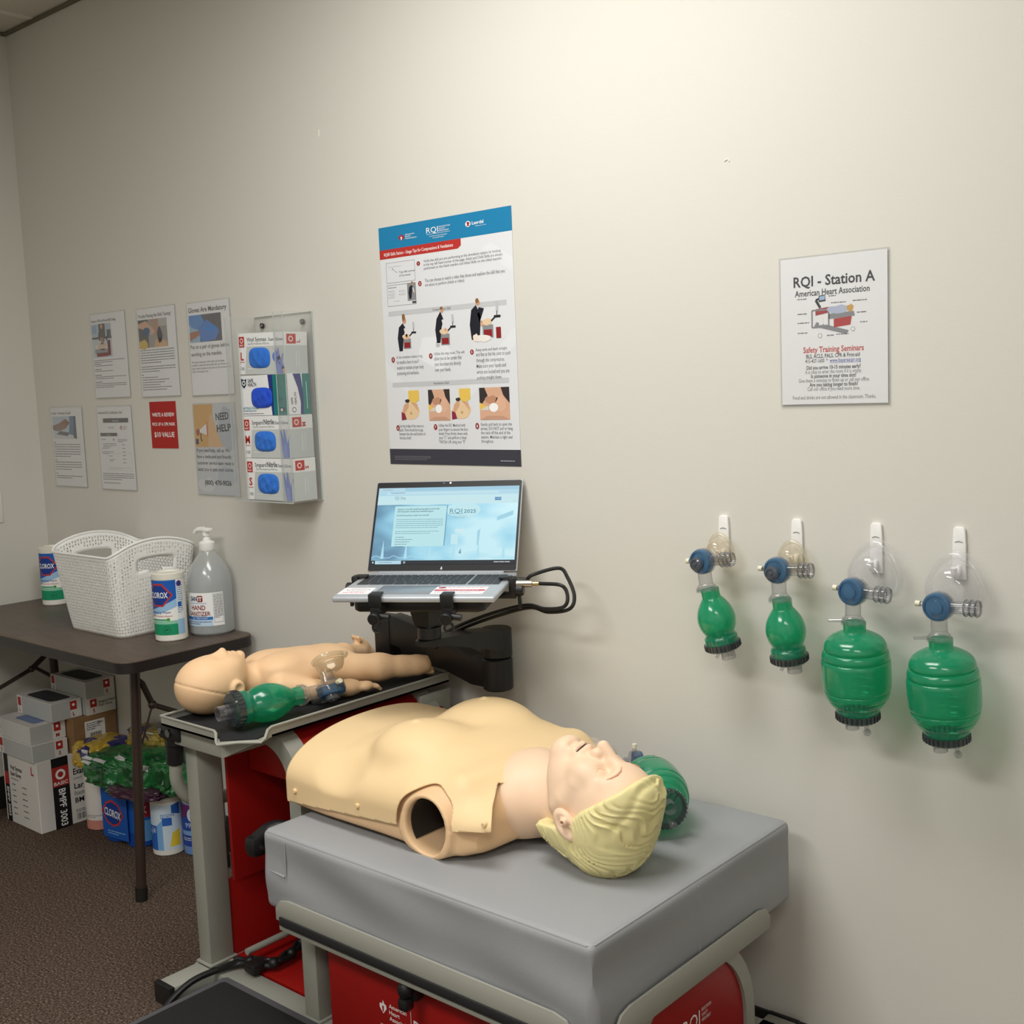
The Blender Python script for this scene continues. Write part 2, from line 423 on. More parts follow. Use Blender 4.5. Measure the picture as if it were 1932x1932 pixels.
# ceiling fixtures around the lamps
TRB = mat('troffer_body', 'eceae4', .5)
def troffer(x, y, label):
    t = thing('ceiling_light', label, 'ceiling light', (x, y, CEIL), group='ceiling troffers')
    b = MB(); w, d = .6, .295
    for lo, hi in (((x-w-.03, y-d-.03, CEIL-.03), (x+w+.03, y-d, CEIL-.001)), ((x-w-.03, y+d, CEIL-.03), (x+w+.03, y+d+.03, CEIL-.001)),
                   ((x-w-.03, y-d, CEIL-.03), (x-w, y+d, CEIL-.001)), ((x+w, y-d, CEIL-.03), (x+w+.03, y+d, CEIL-.001))): b.box(lo, hi, TRB, .003)
    b.build('frame', t)
    b = MB(); b.box((x-w, y-d, CEIL-.02), (x+w, y+d, CEIL-.006), mat('troffer_diffuser', 'fff4df', .5, emit=1.5)); b.build('diffuser', t)
troffer(-.70, -.90, 'recessed ceiling troffer nearest the wall with the poster')
troffer(-.70, -2.7, 'recessed ceiling troffer farther back, behind the viewer on the left')
troffer(1.55, -2.9, 'added ceiling troffer behind the viewer on the right, unseen shadow fill')  # fixture added around the shadow-fill lamp
# light switch at the left edge
SWW = mat('switch_plastic', 'e9e6de', .4)
t = thing('light_switch', 'white plastic switch plate on the left side wall, cut by the photo edge', 'light switch', (XL, -.198, 1.08))
b = MB(); b.box((XL+.0004, -.235, 1.03), (XL+.006, -.161, 1.137), SWW, .002); b.build('wall_plate', t)
b = MB(); b.box((XL+.006, -.206, 1.062), (XL+.011, -.19, 1.105), SWW, .002); b.build('rocker', t)
# ================================================================ folding table
TX0, TX1, TY0, TY1, TZ = -3.295, -2.05, -.455, -.012, .737
def woodtop():
    m = mat('table_laminate', '594c42', .42, spec=.5); nt = m.node_tree; b = nt.nodes['Principled BSDF']
    tc = nt.nodes.new('ShaderNodeTexCoord'); mp = nt.nodes.new('ShaderNodeMapping'); mp.inputs['Scale'].default_value = (6, 90, 6)
    n = nt.nodes.new('ShaderNodeTexNoise'); n.inputs['Scale'].default_value = 2.2; n.inputs['Detail'].default_value = 6
    r = nt.nodes.new('ShaderNodeValToRGB'); r.color_ramp.elements[0].position = .35; r.color_ramp.elements[1].position = .7
    r.color_ramp.elements[0].color = (*hexc('4e4239'), 1); r.color_ramp.elements[1].color = (*hexc('64564b'), 1)
    nt.links.new(tc.outputs['Object'], mp.inputs['Vector']); nt.links.new(mp.outputs[0], n.inputs['Vector'])
    nt.links.new(n.outputs['Fac'], r.inputs['Fac']); nt.links.new(r.outputs['Color'], b.inputs['Base Color']); return m
def rr_pts(x0, y0, x1, y1, r, n=6):
    pts = []
    for cx, cy, a in ((x1-r, y1-r, 0), (x0+r, y1-r, 90), (x0+r, y0+r, 180), (x1-r, y0+r, 270)):
        for k in range(n+1): t = math.radians(a+k*90/n); pts.append((cx+r*math.cos(t), cy+r*math.sin(t)))
    return pts
t = thing('folding_table', 'narrow folding table with dark wood-look top in the corner', 'table', ((TX0+TX1)/2, (TY0+TY1)/2, 0))
b = MB(); b.prism(rr_pts(TX0, TY0, TX1, TY1, .05), TZ-.024, TZ, woodtop(), bev=.002); b.build('tabletop', t)
EDGE = mat('table_edge_vinyl', '24201e', .38)
b = MB()
o = rr_pts(TX0-.0005, TY0-.001, TX1+.001, TY1+.001, .051); i_ = rr_pts(TX0+.012, TY0+.012, TX1-.012, TY1-.012, .04)
n = len(o); vs = [(*p, TZ-.003) for p in o]+[(*p, TZ-.033) for p in o]+[(*p, TZ-.033) for p in i_]+[(*p, TZ-.003) for p in i_]
b.raw(vs, [f for k in range(n) for f in ((k+n, (k+1) % n+n, (k+1) % n, k), (k+2*n, (k+1) % n+2*n, (k+1) % n+n, k+n), (k+3*n, (k+1) % n+3*n, (k+1) % n+2*n, k+2*n))], EDGE)
b.build('edge_band', t)
LEGM = mat('table_leg_enamel', '3a2d27', .35, spec=.6)
def leg(p0, p1):
    b = MB(); b.tube([p0, p1], .0145, LEGM, 14); lg = b.build('leg', t)
    v = Vector(p1)-Vector(p0); v.normalize(); p1 = Vector(p1)
    b = MB(); b.cyl(p1-v*.04, p1, .0175, mat('leg_cap_rubber', '17140f', .7)); b.build('foot_cap', lg)
leg((-2.18, -.345, .71), (-2.195, -.372, .001)); leg((-2.18, -.1, .71), (-2.195, -.085, .001))
leg((-3.15, -.1, .71), (-3.165, -.085, .001)); leg((-3.15, -.345, .71), (-3.165, -.372, .001))
b = MB(); b.box((-2.215, -.36, .695), (-2.145, -.085, .708), LEGM, .003); b.build('leg_rail', t)
b = MB(); b.box((-3.185, -.36, .695), (-3.115, -.085, .708), LEGM, .003); b.build('leg_rail', t)
b = MB(); b.box((-2.25, -.05, .68), (-2.2, -.015, .704), LEGM, .004); b.build('corner_bracket', t)
b = MB(); X = -2.188
b.tube([(X, -.343, .655), (X, -.322, .635), (X, -.294, .566)], .009, LEGM, 10); b.tube([(X, -.294, .566), (X, -.19, .512), (X, -.09, .46)], .0075, LEGM, 10)
b.tube([(X, -.294, .566), (X, -.318, .507), (X, -.352, .42)], .003, LEGM, 8); b.sphere((X, -.294, .566), .013, LEGM, 12); b.build('brace', t)
b = MB(); X = -3.15
b.tube([(X, -.36, .455), (X, -.181, .519)], .0075, LEGM, 10); b.tube([(X, -.181, .519), (X, -.139, .549), (X, -.105, .575)], .009, LEGM, 10)
b.tube([(X, -.165, .52), (X, -.11, .478)], .0065, LEGM, 8); b.sphere((X, -.181, .519), .012, LEGM, 12); b.build('brace', t)
# ================================================================ on the table
WHP = mat('white_plastic', 'f4f4f1', .38, spec=.45)
# --- woven-pattern basket with cut-out holes
def make_basket():
    cx, cy, z0 = -2.505, -.165, TZ
    bw, bd, rw, rd = .155, .115, .183, .148      # half sizes at the base and at the rim
    def outline(t, hx, hy, r):                    # t in 0..1 around a rounded rectangle, starting at -x,-y corner, going +x first
        segs = [2*(hx-r), PI*r/2, 2*(hy-r), PI*r/2]*2; segs = [2*(hx-r), PI*r/2, 2*(hy-r), PI*r/2, 2*(hx-r), PI*r/2, 2*(hy-r), PI*r/2]
        d = t*sum(segs); k = 0
        while d > segs[k] and k < 7: d -= segs[k]; k += 1
        if k == 0: return (-hx+r+d, -hy)
        if k == 1: a = -PI/2+d/r; return (hx-r+r*math.cos(a), -hy+r+r*math.sin(a))
        if k == 2: return (hx, -hy+r+d)
        if k == 3: a = d/r; return (hx-r+r*math.cos(a), hy-r+r*math.sin(a))
        if k == 4: return (hx-r-d, hy)
        if k == 5: a = PI/2+d/r; return (-hx+r+r*math.cos(a), hy-r+r*math.sin(a))
        if k == 6: return (-hx, hy-r-d)
        a = PI+d/r; return (-hx+r+r*math.cos(a), -hy+r+r*math.sin(a))
    def rimh(x, y):                               # the handled ends (+-x) rise in an arch
        s = max(0, min(1, (abs(x)/rw-.45)/.55)); s = s*s*(3-2*s)
        return .247+.044*s*max(0, 1-(y/rd)**2)**.8
    nu, nv = 128, 26
    def P(i, j, off=0):
        t = (i % nu)/nu; f = j/nv; X0, Y0 = outline(t, bw, bd, .035); X1, Y1 = outline(t, rw, rd, .03)
        h = rimh(X1, Y1); g = f**.9
        x = X0+(X1-X0)*g; y = Y0+(Y1-Y0)*g
        return Vector((cx+x, cy+y, z0+f*h))
    bm_v = {}; mb = MB(); bm = mb.bm; k = mb.mi(WHP)
    def V(i, j):
        i %= nu
        if (i, j) not in bm_v: bm_v[(i, j)] = bm.verts.new(P(i, j))
        return bm_v[(i, j)]
    def face(v):
        f = bm.faces.new(v); f.material_index = k; f.smooth = True
    for i in range(nu):
        for j in range(nv):
            c = (P(i, j)+P(i+1, j)+P(i, j+1)+P(i+1, j+1))/4; y = c.y-cy; side = abs(c.x-cx) > .14; hz = c.z-z0
            q = [V(i, j), V(i+1, j), V(i+1, j+1), V(i, j+1)]
            if side and abs(y) < .062 and .195 < hz < .232: continue                  # hand hole
            edge = side and abs(y) < .075 and .18 < hz < .25
            if j < 1 or j >= nv-1 or edge: face(q); continue
            m = (q[0].co+q[1].co+q[2].co+q[3].co)/4; up = (i+j) % 2
            A, B, D, E = [v.co for v in q]; U = (B-A)*.5; W_ = (E-A)*.5
            tri = [m-U*.78-W_*(.66 if up else -.66), m+U*.78-W_*(.66 if up else -.66), m+W_*(.76 if up else -.76)]
            if not up: tri = [tri[1], tri[0], tri[2]]
            a, b_, c_ = [bm.verts.new(p) for p in tri]
            if up:
                face([q[0], q[1], b_, a]); face([q[1], q[2], c_, b_]); face([q[2], q[3], c_]); face([q[3], q[0], a, c_])
            else:   # triangle points down; a upper right, b upper left, c lower
                face([q[2], q[3], b_, a]); face([q[3], q[0], c_, b_]); face([q[0], q[1], c_]); face([q[1], q[2], a, c_])
    t = thing('storage_basket', 'white plastic basket with perforated sides and hand holes on the table', 'basket', (cx, cy, z0))
    o = mb.build('body', t, 1.2); sd = o.modifiers.new('thickness', 'SOLIDIFY'); sd.thickness = .0022; sd.offset = 0
    b = MB(); b.tube([P(i, nv)+Vector((0, 0, .001)) for i in range(nu)], .0042, WHP, 8, closed=True); b.build('rim', t)
    b = MB(); b.prism([(p.x, p.y) for p in (P(i, 0) for i in range(nu))], z0+.0005, z0+.004, WHP); b.build('base', t)
make_basket()
# --- tubs of wipes
CB, CR, CW = ink('1f5fb8'), ink('c03a36'), ink('f4f4f0')
CNAVY, CGRN, CLBL, CLG = ink('1d3f8f'), ink('1f9468'), ink('9cc4e6'), ink('e6eff2')
def rot2(pts, c): return [(c[0]+x, c[1]+y) for x, y in pts]
def wipes_label(P, w, H, full=True):
    """wrap-round print of a wipes tub: w = visible half width of the front panel"""
    P.rect(-w, .02*H/.2, w, H*.9, CW, 1, 24)
    n = 16
    for k in range(n):           # blue sweep on the upper half with a slanted lower edge
        u0 = -w+2*w*k/n; u1 = -w+2*w*(k+1)/n; f0, f1 = [.46+.17*max(0, (u_+w)/(2*w))**1.3 for u_ in (u0, u1)]; g0, g1 = [-.08-.04*max(0, (u_+w)/(2*w)) for u_ in (u0, u1)]
        P.poly([(u0, f0*H), (u1, f1*H), (u1, .9*H), (u0, .9*H)], CB, 2)
        P.poly([(u0, (f0+g0)*H), (u1, (f1+g1)*H), (u1, f1*H), (u0, f0*H)], CLBL, 2)
        P.poly([(u0, .1*H), (u1, .1*H), (u1, .26*H), (u0, .26*H)], CGRN, 2)
        P.poly([(u0, .26*H), (u1, .26*H), (u1, .31*H), (u0, .31*H)], ink('8cc9ad'), 2)
    cv = .685*H; a, h = .045, .034
    ctr = -.2*w
    hx = lambda a, h: [(ctr-a, cv), (ctr-a*.35, cv-h), (ctr+a*.35, cv-h), (ctr+a, cv), (ctr+a*.35, cv+h), (ctr-a*.35, cv+h)]
    P.poly(hx(a, h), CR, 3); P.poly(hx(a*.88, h*.84), CNAVY, 4)
    P.text('CLOROX', ctr, cv-.008, .024, CW, 5, 'C', .02, width=.062)
    P.text('Disinfecting Wipes', ctr, .42*H, .0095, CNAVY, 3, 'C', .01)
    P.text('Kills 99.9% of Viruses & Bacteria', ctr, .37*H, .0062, CR, 3, 'C', .01)
    P.rect(ctr-.03, .315*H, ctr+.025, .335*H, CGRN, 3, 6); P.disc(ctr+.028, .328*H, .005, ink('5aa03c'), 4)
    P.disc(ctr+.022, .18*H, .011, ink('12563d'), 3); P.disc(ctr+.022, .18*H, .0096, CGRN, 4)
    P.line((ctr+.016, .16*H), (ctr+.028, .2*H), .0016, ink('12563d'), 5); P.rect(ctr+.018, .165*H, ctr+.021, .195*H, ink('12563d'), 5); P.rect(ctr+.0235, .165*H, ctr+.0255, .19*H, ink('12563d'), 5)
def make_tub(x, y, z, face, r, H, label, group, name='wipes_canister'):
    t = thing(name, label, 'wipes canister', (x, y, z), group=group)
    M = Matrix.Translation((x, y, z))
    b = MB(); b.lathe([(0, 0), (r-.004, 0), (r, .004), (r, H*.9), (r-.001, H*.905)], mat('tub_plastic', 'eeece2', .4), M, 40)
    P = Page(b, curvemap((x, y), r, face, z), strip=.004); wipes_label(P, r*.98, H)
    # back-panel print at the right of the front panel
    P.rect(r*.98, .1*H, r*1.5, .9*H, CLG, 1, 8); P.rect(r*1.0, .1*H, r*1.5, .32*H, CLBL, 2, 8); P.greek(r*1.03, r*1.45, .8*H, .006, 14, .0022, ink('5577a8'), 3); P.disc(r*1.2, .84*H, .009, CR, 3); P.disc(r*1.2, .84*H, .0075, CNAVY, 4)
    P.rect(r*1.05, .5*H, r*1.3, .57*H, CB, 3, 4)
    b.build('body', t)
    b = MB(); b.lathe([(r-.001, H*.905), (r+.0008, H*.91), (r+.0008, H*.985), (r-.003, H), (r-.012, H), (r-.014, H*.975), (0, H*.975)], mat('tub_lid_plastic', 'e4e2d6', .35), M, 40); b.build('lid', t)
make_tub(-2.222, -.192, TZ, math.radians(-63), .047, .203, 'nearest wipes canister, standing beside the clear sanitizer jug', 'wipes canisters on the table')
make_tub(-3.135, -.075, TZ, math.radians(-52), .047, .207, 'wipes canister half hidden behind the white basket at the left wall', 'wipes canisters on the table')
# --- gallon jug of hand sanitizer
def make_jug():
    x, y, z = -2.192, -.07, TZ; t = thing('hand_sanitizer_jug', 'large clear pump jug of hand sanitizer with white label on the table', 'sanitizer jug', (x, y, z))
    M = Matrix.Translation((x, y, z)) @ Matrix.Diagonal((1, 1, 1, 1)); JUG = clear_mat('jug_plastic', (.95, .96, .96), .5, (.8, .83, .84), .15)
    b = MB(); r = .066
    b.lathe([(0, 0), (r-.008, 0), (r, .008), (r, .15), (r*.985, .165), (r*.9, .188), (r*.74, .211), (r*.52, .232), (.024, .245), (.021, .252), (.021, .257)], JUG, M, 40)
    P = Page(b, curvemap((x, y), r, math.radians(-66), z), strip=.005); DR = ink('8e2b2b'); NV = ink('24305e')
    P.rect(-.075, .032, .075, .132, ink('f2f4f4'), 1, 24); P.rect(-.075, .032, .04, .06, ink('c4dcf0'), 2, 16); P.rect(-.075, .051, .04, .06, ink('2f74c0'), 3, 12)
    P.text('SAN', -.03, .108, .019, NV, 3, 'L', .03, width=.024); P.rrect(-.005, .105, .013, .124, .003, DR, 3); P.text('IT', .004, .108, .017, CW, 4, 'C', .03)
    P.text('Advanced Formula', -.005, .099, .0075, ink('4f8fc8'), 3, 'C'); P.text('HAND', -.004, .081, .02, DR, 3, 'C', .02, width=.048); P.text('SANITIZER', -.002, .064, .017, DR, 3, 'C', .02, width=.072)
    P.text('Kills 99.9% Germs', 0, .0605, .006, NV, 4, 'C'); P.text('GEL  FRESH SCENT', .0, .0535, .006, CW, 4, 'C'); P.greek(-.05, .035, .044, .006, 2, .002, NV, 4)
    P.frame(.044, .042, .072, .128, .0008, ink('555555'), 3); P.greek(.046, .071, .123, .0042, 17, .0018, ink('5a5a5a'), 3)
    b.build('bottle', t)
    b = MB(); b.lathe([(0, .003), (r-.01, .003), (r-.003, .01), (r-.003, .148), (r*.84, .188), (r*.74, .205), (0, .205)], clear_mat('sanitizer_gel', (.93, .95, .96), .35, (.78, .82, .85), .2), M, 32); b.build('gel', t)
    b = MB(); b.lathe([(.022, .252), (.0235, .255), (.0235, .275), (.02, .278), (.012, .281), (.012, .287), (.0075, .289), (.0075, .302)], WHP, M, 28); pc = b.build('pump_collar', t)
    b = MB(); hz = z+.308
    b.cyl((x, y, hz-.012), (x, y, hz+.004), .011, WHP, .009); b.box((x-.017, y-.012, hz), (x+.02, y+.012, hz+.011), WHP, .004)
    b.tube(smooth_path([(x-.008, y, hz+.006), (x-.04, y-.004, hz+.003), (x-.052, y-.006, hz-.007)], 5), [.008]*5+[.0065]*5+[.0055], WHP, 10); b.build('pump_head', t)
make_jug()
# ================================================================ papers on the wall
PAPER = mat('paper', 'f5f5f6', .6, spec=.3); BK = ink('26262a'); GY = ink('6c6c70'); LG = ink('bdbdbf'); RD = ink('b5322c'); WT = ink('f6f6f4')
ACR = clear_mat('acrylic_sheet', (.985, .988, .99), .03, (.95, .95, .96), .06)
def page(name, x, z, label, draw, w=.2159, h=.2794, holder=True, group=None, cat='sign', thick=.0006):
    """x, z: lower left corner on the back wall"""
    t = thing(name, label, cat, (x+w/2, 0, z), group=group)
    y = -.0022 if holder else -.0006
    if holder:
        b = MB(); b.box((x-.002, -.0016, z-.002), (x+w+.002, -.0002, z+h+.002), ACR)
        b.box((x-.002, -.0044, z-.002), (x+w+.002, -.0032, z+h+.002), ACR); b.box((x-.002, -.0032, z-.002), (x+w+.002, -.0016, z-.0015), ACR)
        b.build('acrylic_holder', t)
    b = MB(); b.box((x+.001, y-thick, z+.001), (x+w-.001, y, z+h-.001), PAPER if holder else mat('poster_paper', 'e0e2e5', .45))
    draw(Page(b, wallmap(x, z, y-thick), .00008 if holder else .00015)); b.build('printed_sheet', t)
    return t
W1, H1 = .2159, .2794
def blob(P, cx, cy, rx, ry, m, lay=3, n=14, seed=1, j=.2):
    r = random.Random(seed); P.poly([(cx+rx*math.cos(2*PI*k/n)*(1+r.uniform(-j, j)), cy+ry*math.sin(2*PI*k/n)*(1+r.uniform(-j, j))) for k in range(n)], m, lay)
SK, SK2 = ink('d9a888'), ink('b98566')
def draw_a(P):
    P.text('Hands-on CPR and First-aid Skills Testing', .006, .252, .012, BK, 3, 'L', .02, width=.155)
    x0, y0, x1, y1 = .004, .135, .128, .246; P.rect(x0, y0, x1, y1, ink('c9d2dc'), 1)
    P.rect(x0, .205, x1, y1, ink('b4c3d4'), 2); P.rect(.05, .2, .09, y1, ink('23262f'), 3); P.rect(x0, .196, x1, .203, ink('2c2e36'), 3); P.rect(.1, .2, .125, .225, ink('3c4350'), 3); P.rect(.006, .215, .035, .24, ink('8fb0d2'), 3)
    blob(P, .066, .208, .02, .026, ink('17181d'), 4, seed=2); P.disc(.068, .237, .008, SK, 5); P.line((.06, .2), (.062, .178), .006, SK, 5); P.line((.072, .2), (.07, .178), .006, SK, 5)
    P.rect(.022, .16, .11, .176, ink('e9e4e0'), 4); blob(P, .066, .172, .03, .012, ink('e8d0bc'), 5, seed=4); P.rect(.018, .148, .1, .163, ink('a9aab0'), 5); P.rect(.028, .138, .1, .15, ink('9e2a2a'), 5); P.rect(.1, .14, .118, .19, ink('7d2c30'), 5)
    P.line((.095, .19), (.108, .215), .006, ink('1c1c20'), 6)
    P.greek(.006, .2, .124, .006, 2, .0025, GY)
    for v, r in ((.106, 1), (.088, 1), (.069, 2), (.046, 3)): P.greek(.006, .06, v+.006, .006, 1, .0026, BK, 2, .8); P.greek(.006, .2, v, .006, r, .0024, GY)
def draw_b(P):
    P.text('Trouble Passing the Skills Testing?', .006, .251, .0145, BK, 3, 'L', .015, width=.188)
    x0, y0, x1, y1 = .004, .155, .168, .244; P.rect(x0, y0, x1, y1, ink('9a948f'), 1); P.rect(x0, y0, .06, y1, ink('2a2728'), 2); blob(P, .03, .165, .026, .016, ink('d8b52f'), 3, seed=3)
    P.poly([(.004, .232), (.05, .24), (.1, .205), (.08, .193), (.05, .21), (.004, .22)], SK, 4); P.poly([(.08, .244), (.115, .244), (.13, .195), (.115, .175), (.1, .2)], SK2, 4)
    blob(P, .05, .205, .02, .014, ink('4d6f94'), 5, seed=5); blob(P, .125, .192, .014, .024, ink('4c4e58'), 5, seed=6); P.poly([(.09, .155), (.1, .178), (.125, .185), (.16, .17), (.168, .155)], ink('e2bb92'), 5); P.rect(.12, .22, .166, .244, ink('b9b6b0'), 3)
    P.greek(.006, .2, .146, .0079, 6, .0028, GY); P.greek(.006, .2, .094, .0075, 3, .0028, GY, 2, .55)
    P.greek(.006, .02, .068, .006, 1, .003, BK); 
    for k in range(6): P.greek(.006, .1+.09*((k*37) % 10)/10, .06-k*.0078, .006, 1, .0027, GY, 2, 1)
def draw_c(P):
    P.text('Gloves Are Mandatory', .006, .25, .0205, BK, 3, 'L', .02, width=.196)
    x0, y0, x1, y1 = .006, .16, .172, .242; P.rect(x0, y0, x1, y1, ink('4a4a52'), 1); P.rect(x0, y0, .06, y1, ink('93b8d4'), 2)
    P.poly([(.006, .242), (.07, .242), (.09, .215), (.06, .195), (.02, .205), (.006, .215)], ink('3f87cf'), 3); P.poly([(.05, .205), (.1, .225), (.15, .2), (.16, .19), (.14, .165), (.07, .16), (.055, .185)], ink('2f77cc'), 4)
    P.poly([(.006, .165), (.055, .18), (.06, .195), (.006, .19)], SK2, 5); P.poly([(.07, .2), (.12, .21), (.15, .195), (.11, .19)], ink('4b93e0'), 5)
    P.text('Put on a pair of gloves before', .006, .141, .017, BK, 3, 'L', .012, width=.198); P.text('working on the manikin.', .006, .119, .017, BK, 3, 'L', .012, width=.16)
    for k, s in enumerate(('Wear gloves during your skills testing. Use the cleaner', 'provided to wipe down the manikin after use. Put the used', 'paper towels and gloves in the trash can. Do not eat or drink', 'while in the testing room.')):
        P.text(s, .006, .098-k*.0095, .0085, GY, 3, 'L', .008, width=(.17, .19, .2, .085)[k])
def draw_d(P):
    P.text('Articles - Protecting Yourself', .006, .255, .0125, BK, 3, 'L', .015, width=.135)
    x0, y0, x1, y1 = .008, .168, .172, .248; P.rect(x0, y0, x1, y1, ink('c3d0de'), 1); P.rect(x0, .168, x1, .19, ink('d8dbe0'), 2)
    P.poly([(.13, .248), (.165, .248), (.15, .18), (.12, .185)], ink('3e6f9f'), 3); P.poly([(.16, .248), (.172, .248), (.172, .168), (.15, .172)], ink('1f2733'), 4)
    P.poly([(.008, .215), (.06, .225), (.1, .24), (.13, .225), (.1, .205), (.05, .195), (.008, .2)], ink('8a5f4d'), 4); P.poly([(.06, .22), (.1, .236), (.125, .225), (.09, .212)], SK, 5); P.poly([(.03, .185), (.11, .178), (.125, .19), (.06, .196)], ink('44474e'), 4)
    P.greek(.008, .03, .155, .006, 1, .003, BK); P.greek(.008, .19, .147, .0085, 6, .003, GY); P.greek(.008, .03, .092, .006, 1, .003, BK); P.greek(.008, .19, .084, .0085, 4, .003, GY); P.greek(.008, .025, .044, .006, 1, .003, BK); P.greek(.008, .19, .035, .007, 2, .003, GY)
def heart_torch(P, u, v, s, red, white, lay):
    P.poly([(u, v-s), (u-s*.75, v-s*.1), (u-s*.7, v+s*.45), (u-s*.35, v+s*.6), (u, v+s*.35), (u+s*.35, v+s*.6), (u+s*.7, v+s*.45), (u+s*.75, v-s*.1)], red, lay)
    P.poly([(u-s*.3, v+s*.2), (u+s*.3, v+s*.2), (u+s*.18, v+s*.02), (u+s*.1, v-s*.75), (u-s*.1, v-s*.75), (u-s*.18, v+s*.02)], white, lay+1)
    P.poly([(u-s*.2, v+s*.3), (u+s*.2, v+s*.35), (u+s*.3, v+s*.8), (u, v+s*1.15), (u-s*.05, v+s*.7)], red, lay+1)
def draw_e(P):
    P.text('American BLS Certification Card', .006, .255, .0125, BK, 3, 'L', .015, width=.155)
    P.rect(.036, .225, .195, .24, BK, 2); P.text('American BLS', .115, .229, .007, WT, 3, 'C')
    P.text('PROVIDER', .085, .206, .008, ink('3d5f8c'), 3, 'C'); heart_torch(P, .147, .207, .009, RD, WT, 2); P.greek(.16, .185, .211, .005, 3, .002, GY)
    P.rect(.012, .18, .12, .191, BK, 2); P.text('American BLS', .066, .183, .005, WT, 3, 'C'); P.frame(.014, .12, .13, .18, .0006, LG); P.greek(.018, .06, .168, .005, 1, .002, ink('3d5f8c')); heart_torch(P, .095, .168, .006, RD, WT, 2)
    P.greek(.025, .11, .153, .005, 3, .002, GY); P.greek(.018, .09, .138, .005, 1, .002, GY); P.greek(.018, .09, .126, .005, 2, .002, GY)
    for k in range(6): P.greek(.145, .165, .15-k*.012, .005, 1, .0022, GY, 2, 1)
    P.greek(.122, .18, .168, .004, 3, .0018, GY); P.frame(.04, .065, .2, .123, .0006, LG); P.greek(.055, .1, .112, .005, 1, .002, GY); P.greek(.06, .095, .1, .005, 2, .002, GY); P.greek(.05, .19, .073, .004, 2, .0015, LG)
    P.greek(.01, .205, .052, .0065, 4, .0026, GY); P.greek(.01, .19, .02, .006, 1, .0026, GY)
def draw_g(P):
    P.rect(.001, .001, .2149, .2784, ink('c9cdd2'), 1)
    for k, (cx, cy, rx, ry, c) in enumerate(((.16, .06, .05, .03, 'b9c2cc'), (.05, .03, .05, .022, 'd9dbdd'), (.17, .2, .045, .07, 'b3bac4'), (.06, .1, .05, .03, 'd6d8da'))): blob(P, cx, cy, rx, ry, ink(c), 2, seed=k)
    P.poly([(.002, .147), (.145, .147), (.118, .2), (.1, .235), (.105, .277), (.002, .277)], ink('d9a548'), 3); P.poly([(.07, .147), (.145, .147), (.118, .2), (.1, .24), (.085, .25), (.075, .2)], ink('e0b27c'), 4)
    P.poly([(.03, .2), (.066, .218), (.066, .184), (.03, .192)], WT, 5); P.line((.069, .222), (.071, .18), .004, ink('c7524a'), 6); blob(P, .02, .192, .01, .011, ink('9b5a44'), 6); P.path([(.035, .19), (.034, .17), (.04, .165)], .005, ink('2c3442'), 6); P.rect(.006, .155, .02, .172, ink('2d4a6b'), 5)
    P.text('NEED', .118, .228, .03, BK, 5, 'L', .02, width=.066, rot=.05); P.text('HELP!', .12, .193, .03, BK, 5, 'L', .02, width=.078, rot=.05)
    for k, s in enumerate(('If you need help, call us. We', 'have a dedicated and friendly', 'customer service team ready to', 'assist you to pass your course.')): P.text(s, .006, .132-k*.0195, .0155, ink('3a3c40'), 5, 'L', .008, width=(.172, .178, .192, .184)[k])
    P.text('(800) 470-9026', .107, .031, .0205, BK, 5, 'C', .02, width=.138)
for nm, x, z, dr, lab in (
    ('information_sheet', -2.883, 1.457, draw_a, 'printed sheet with a picture of a person at a red cart, leftmost of upper row'),
    ('information_sheet', -2.594, 1.454, draw_b, 'printed sheet headed Trouble Passing the Skills Testing in upper row'),
    ('information_sheet', -2.311, 1.4515, draw_c, 'sheet headed Gloves Are Mandatory with a blue glove picture'),
    ('information_sheet', -3.205, 1.1505, draw_d, 'sheet with a picture of hands over a laptop, leftmost of lower row'),
    ('information_sheet', -2.887, 1.148, draw_e, 'sheet showing a certification card with black title bars in lower row'),
    ('information_sheet', -2.317, 1.147, draw_g, 'grey sheet reading NEED HELP! with a yellow megaphone picture')):
    page(nm, x, z, lab, dr, group='information sheets in clear holders on the wall')
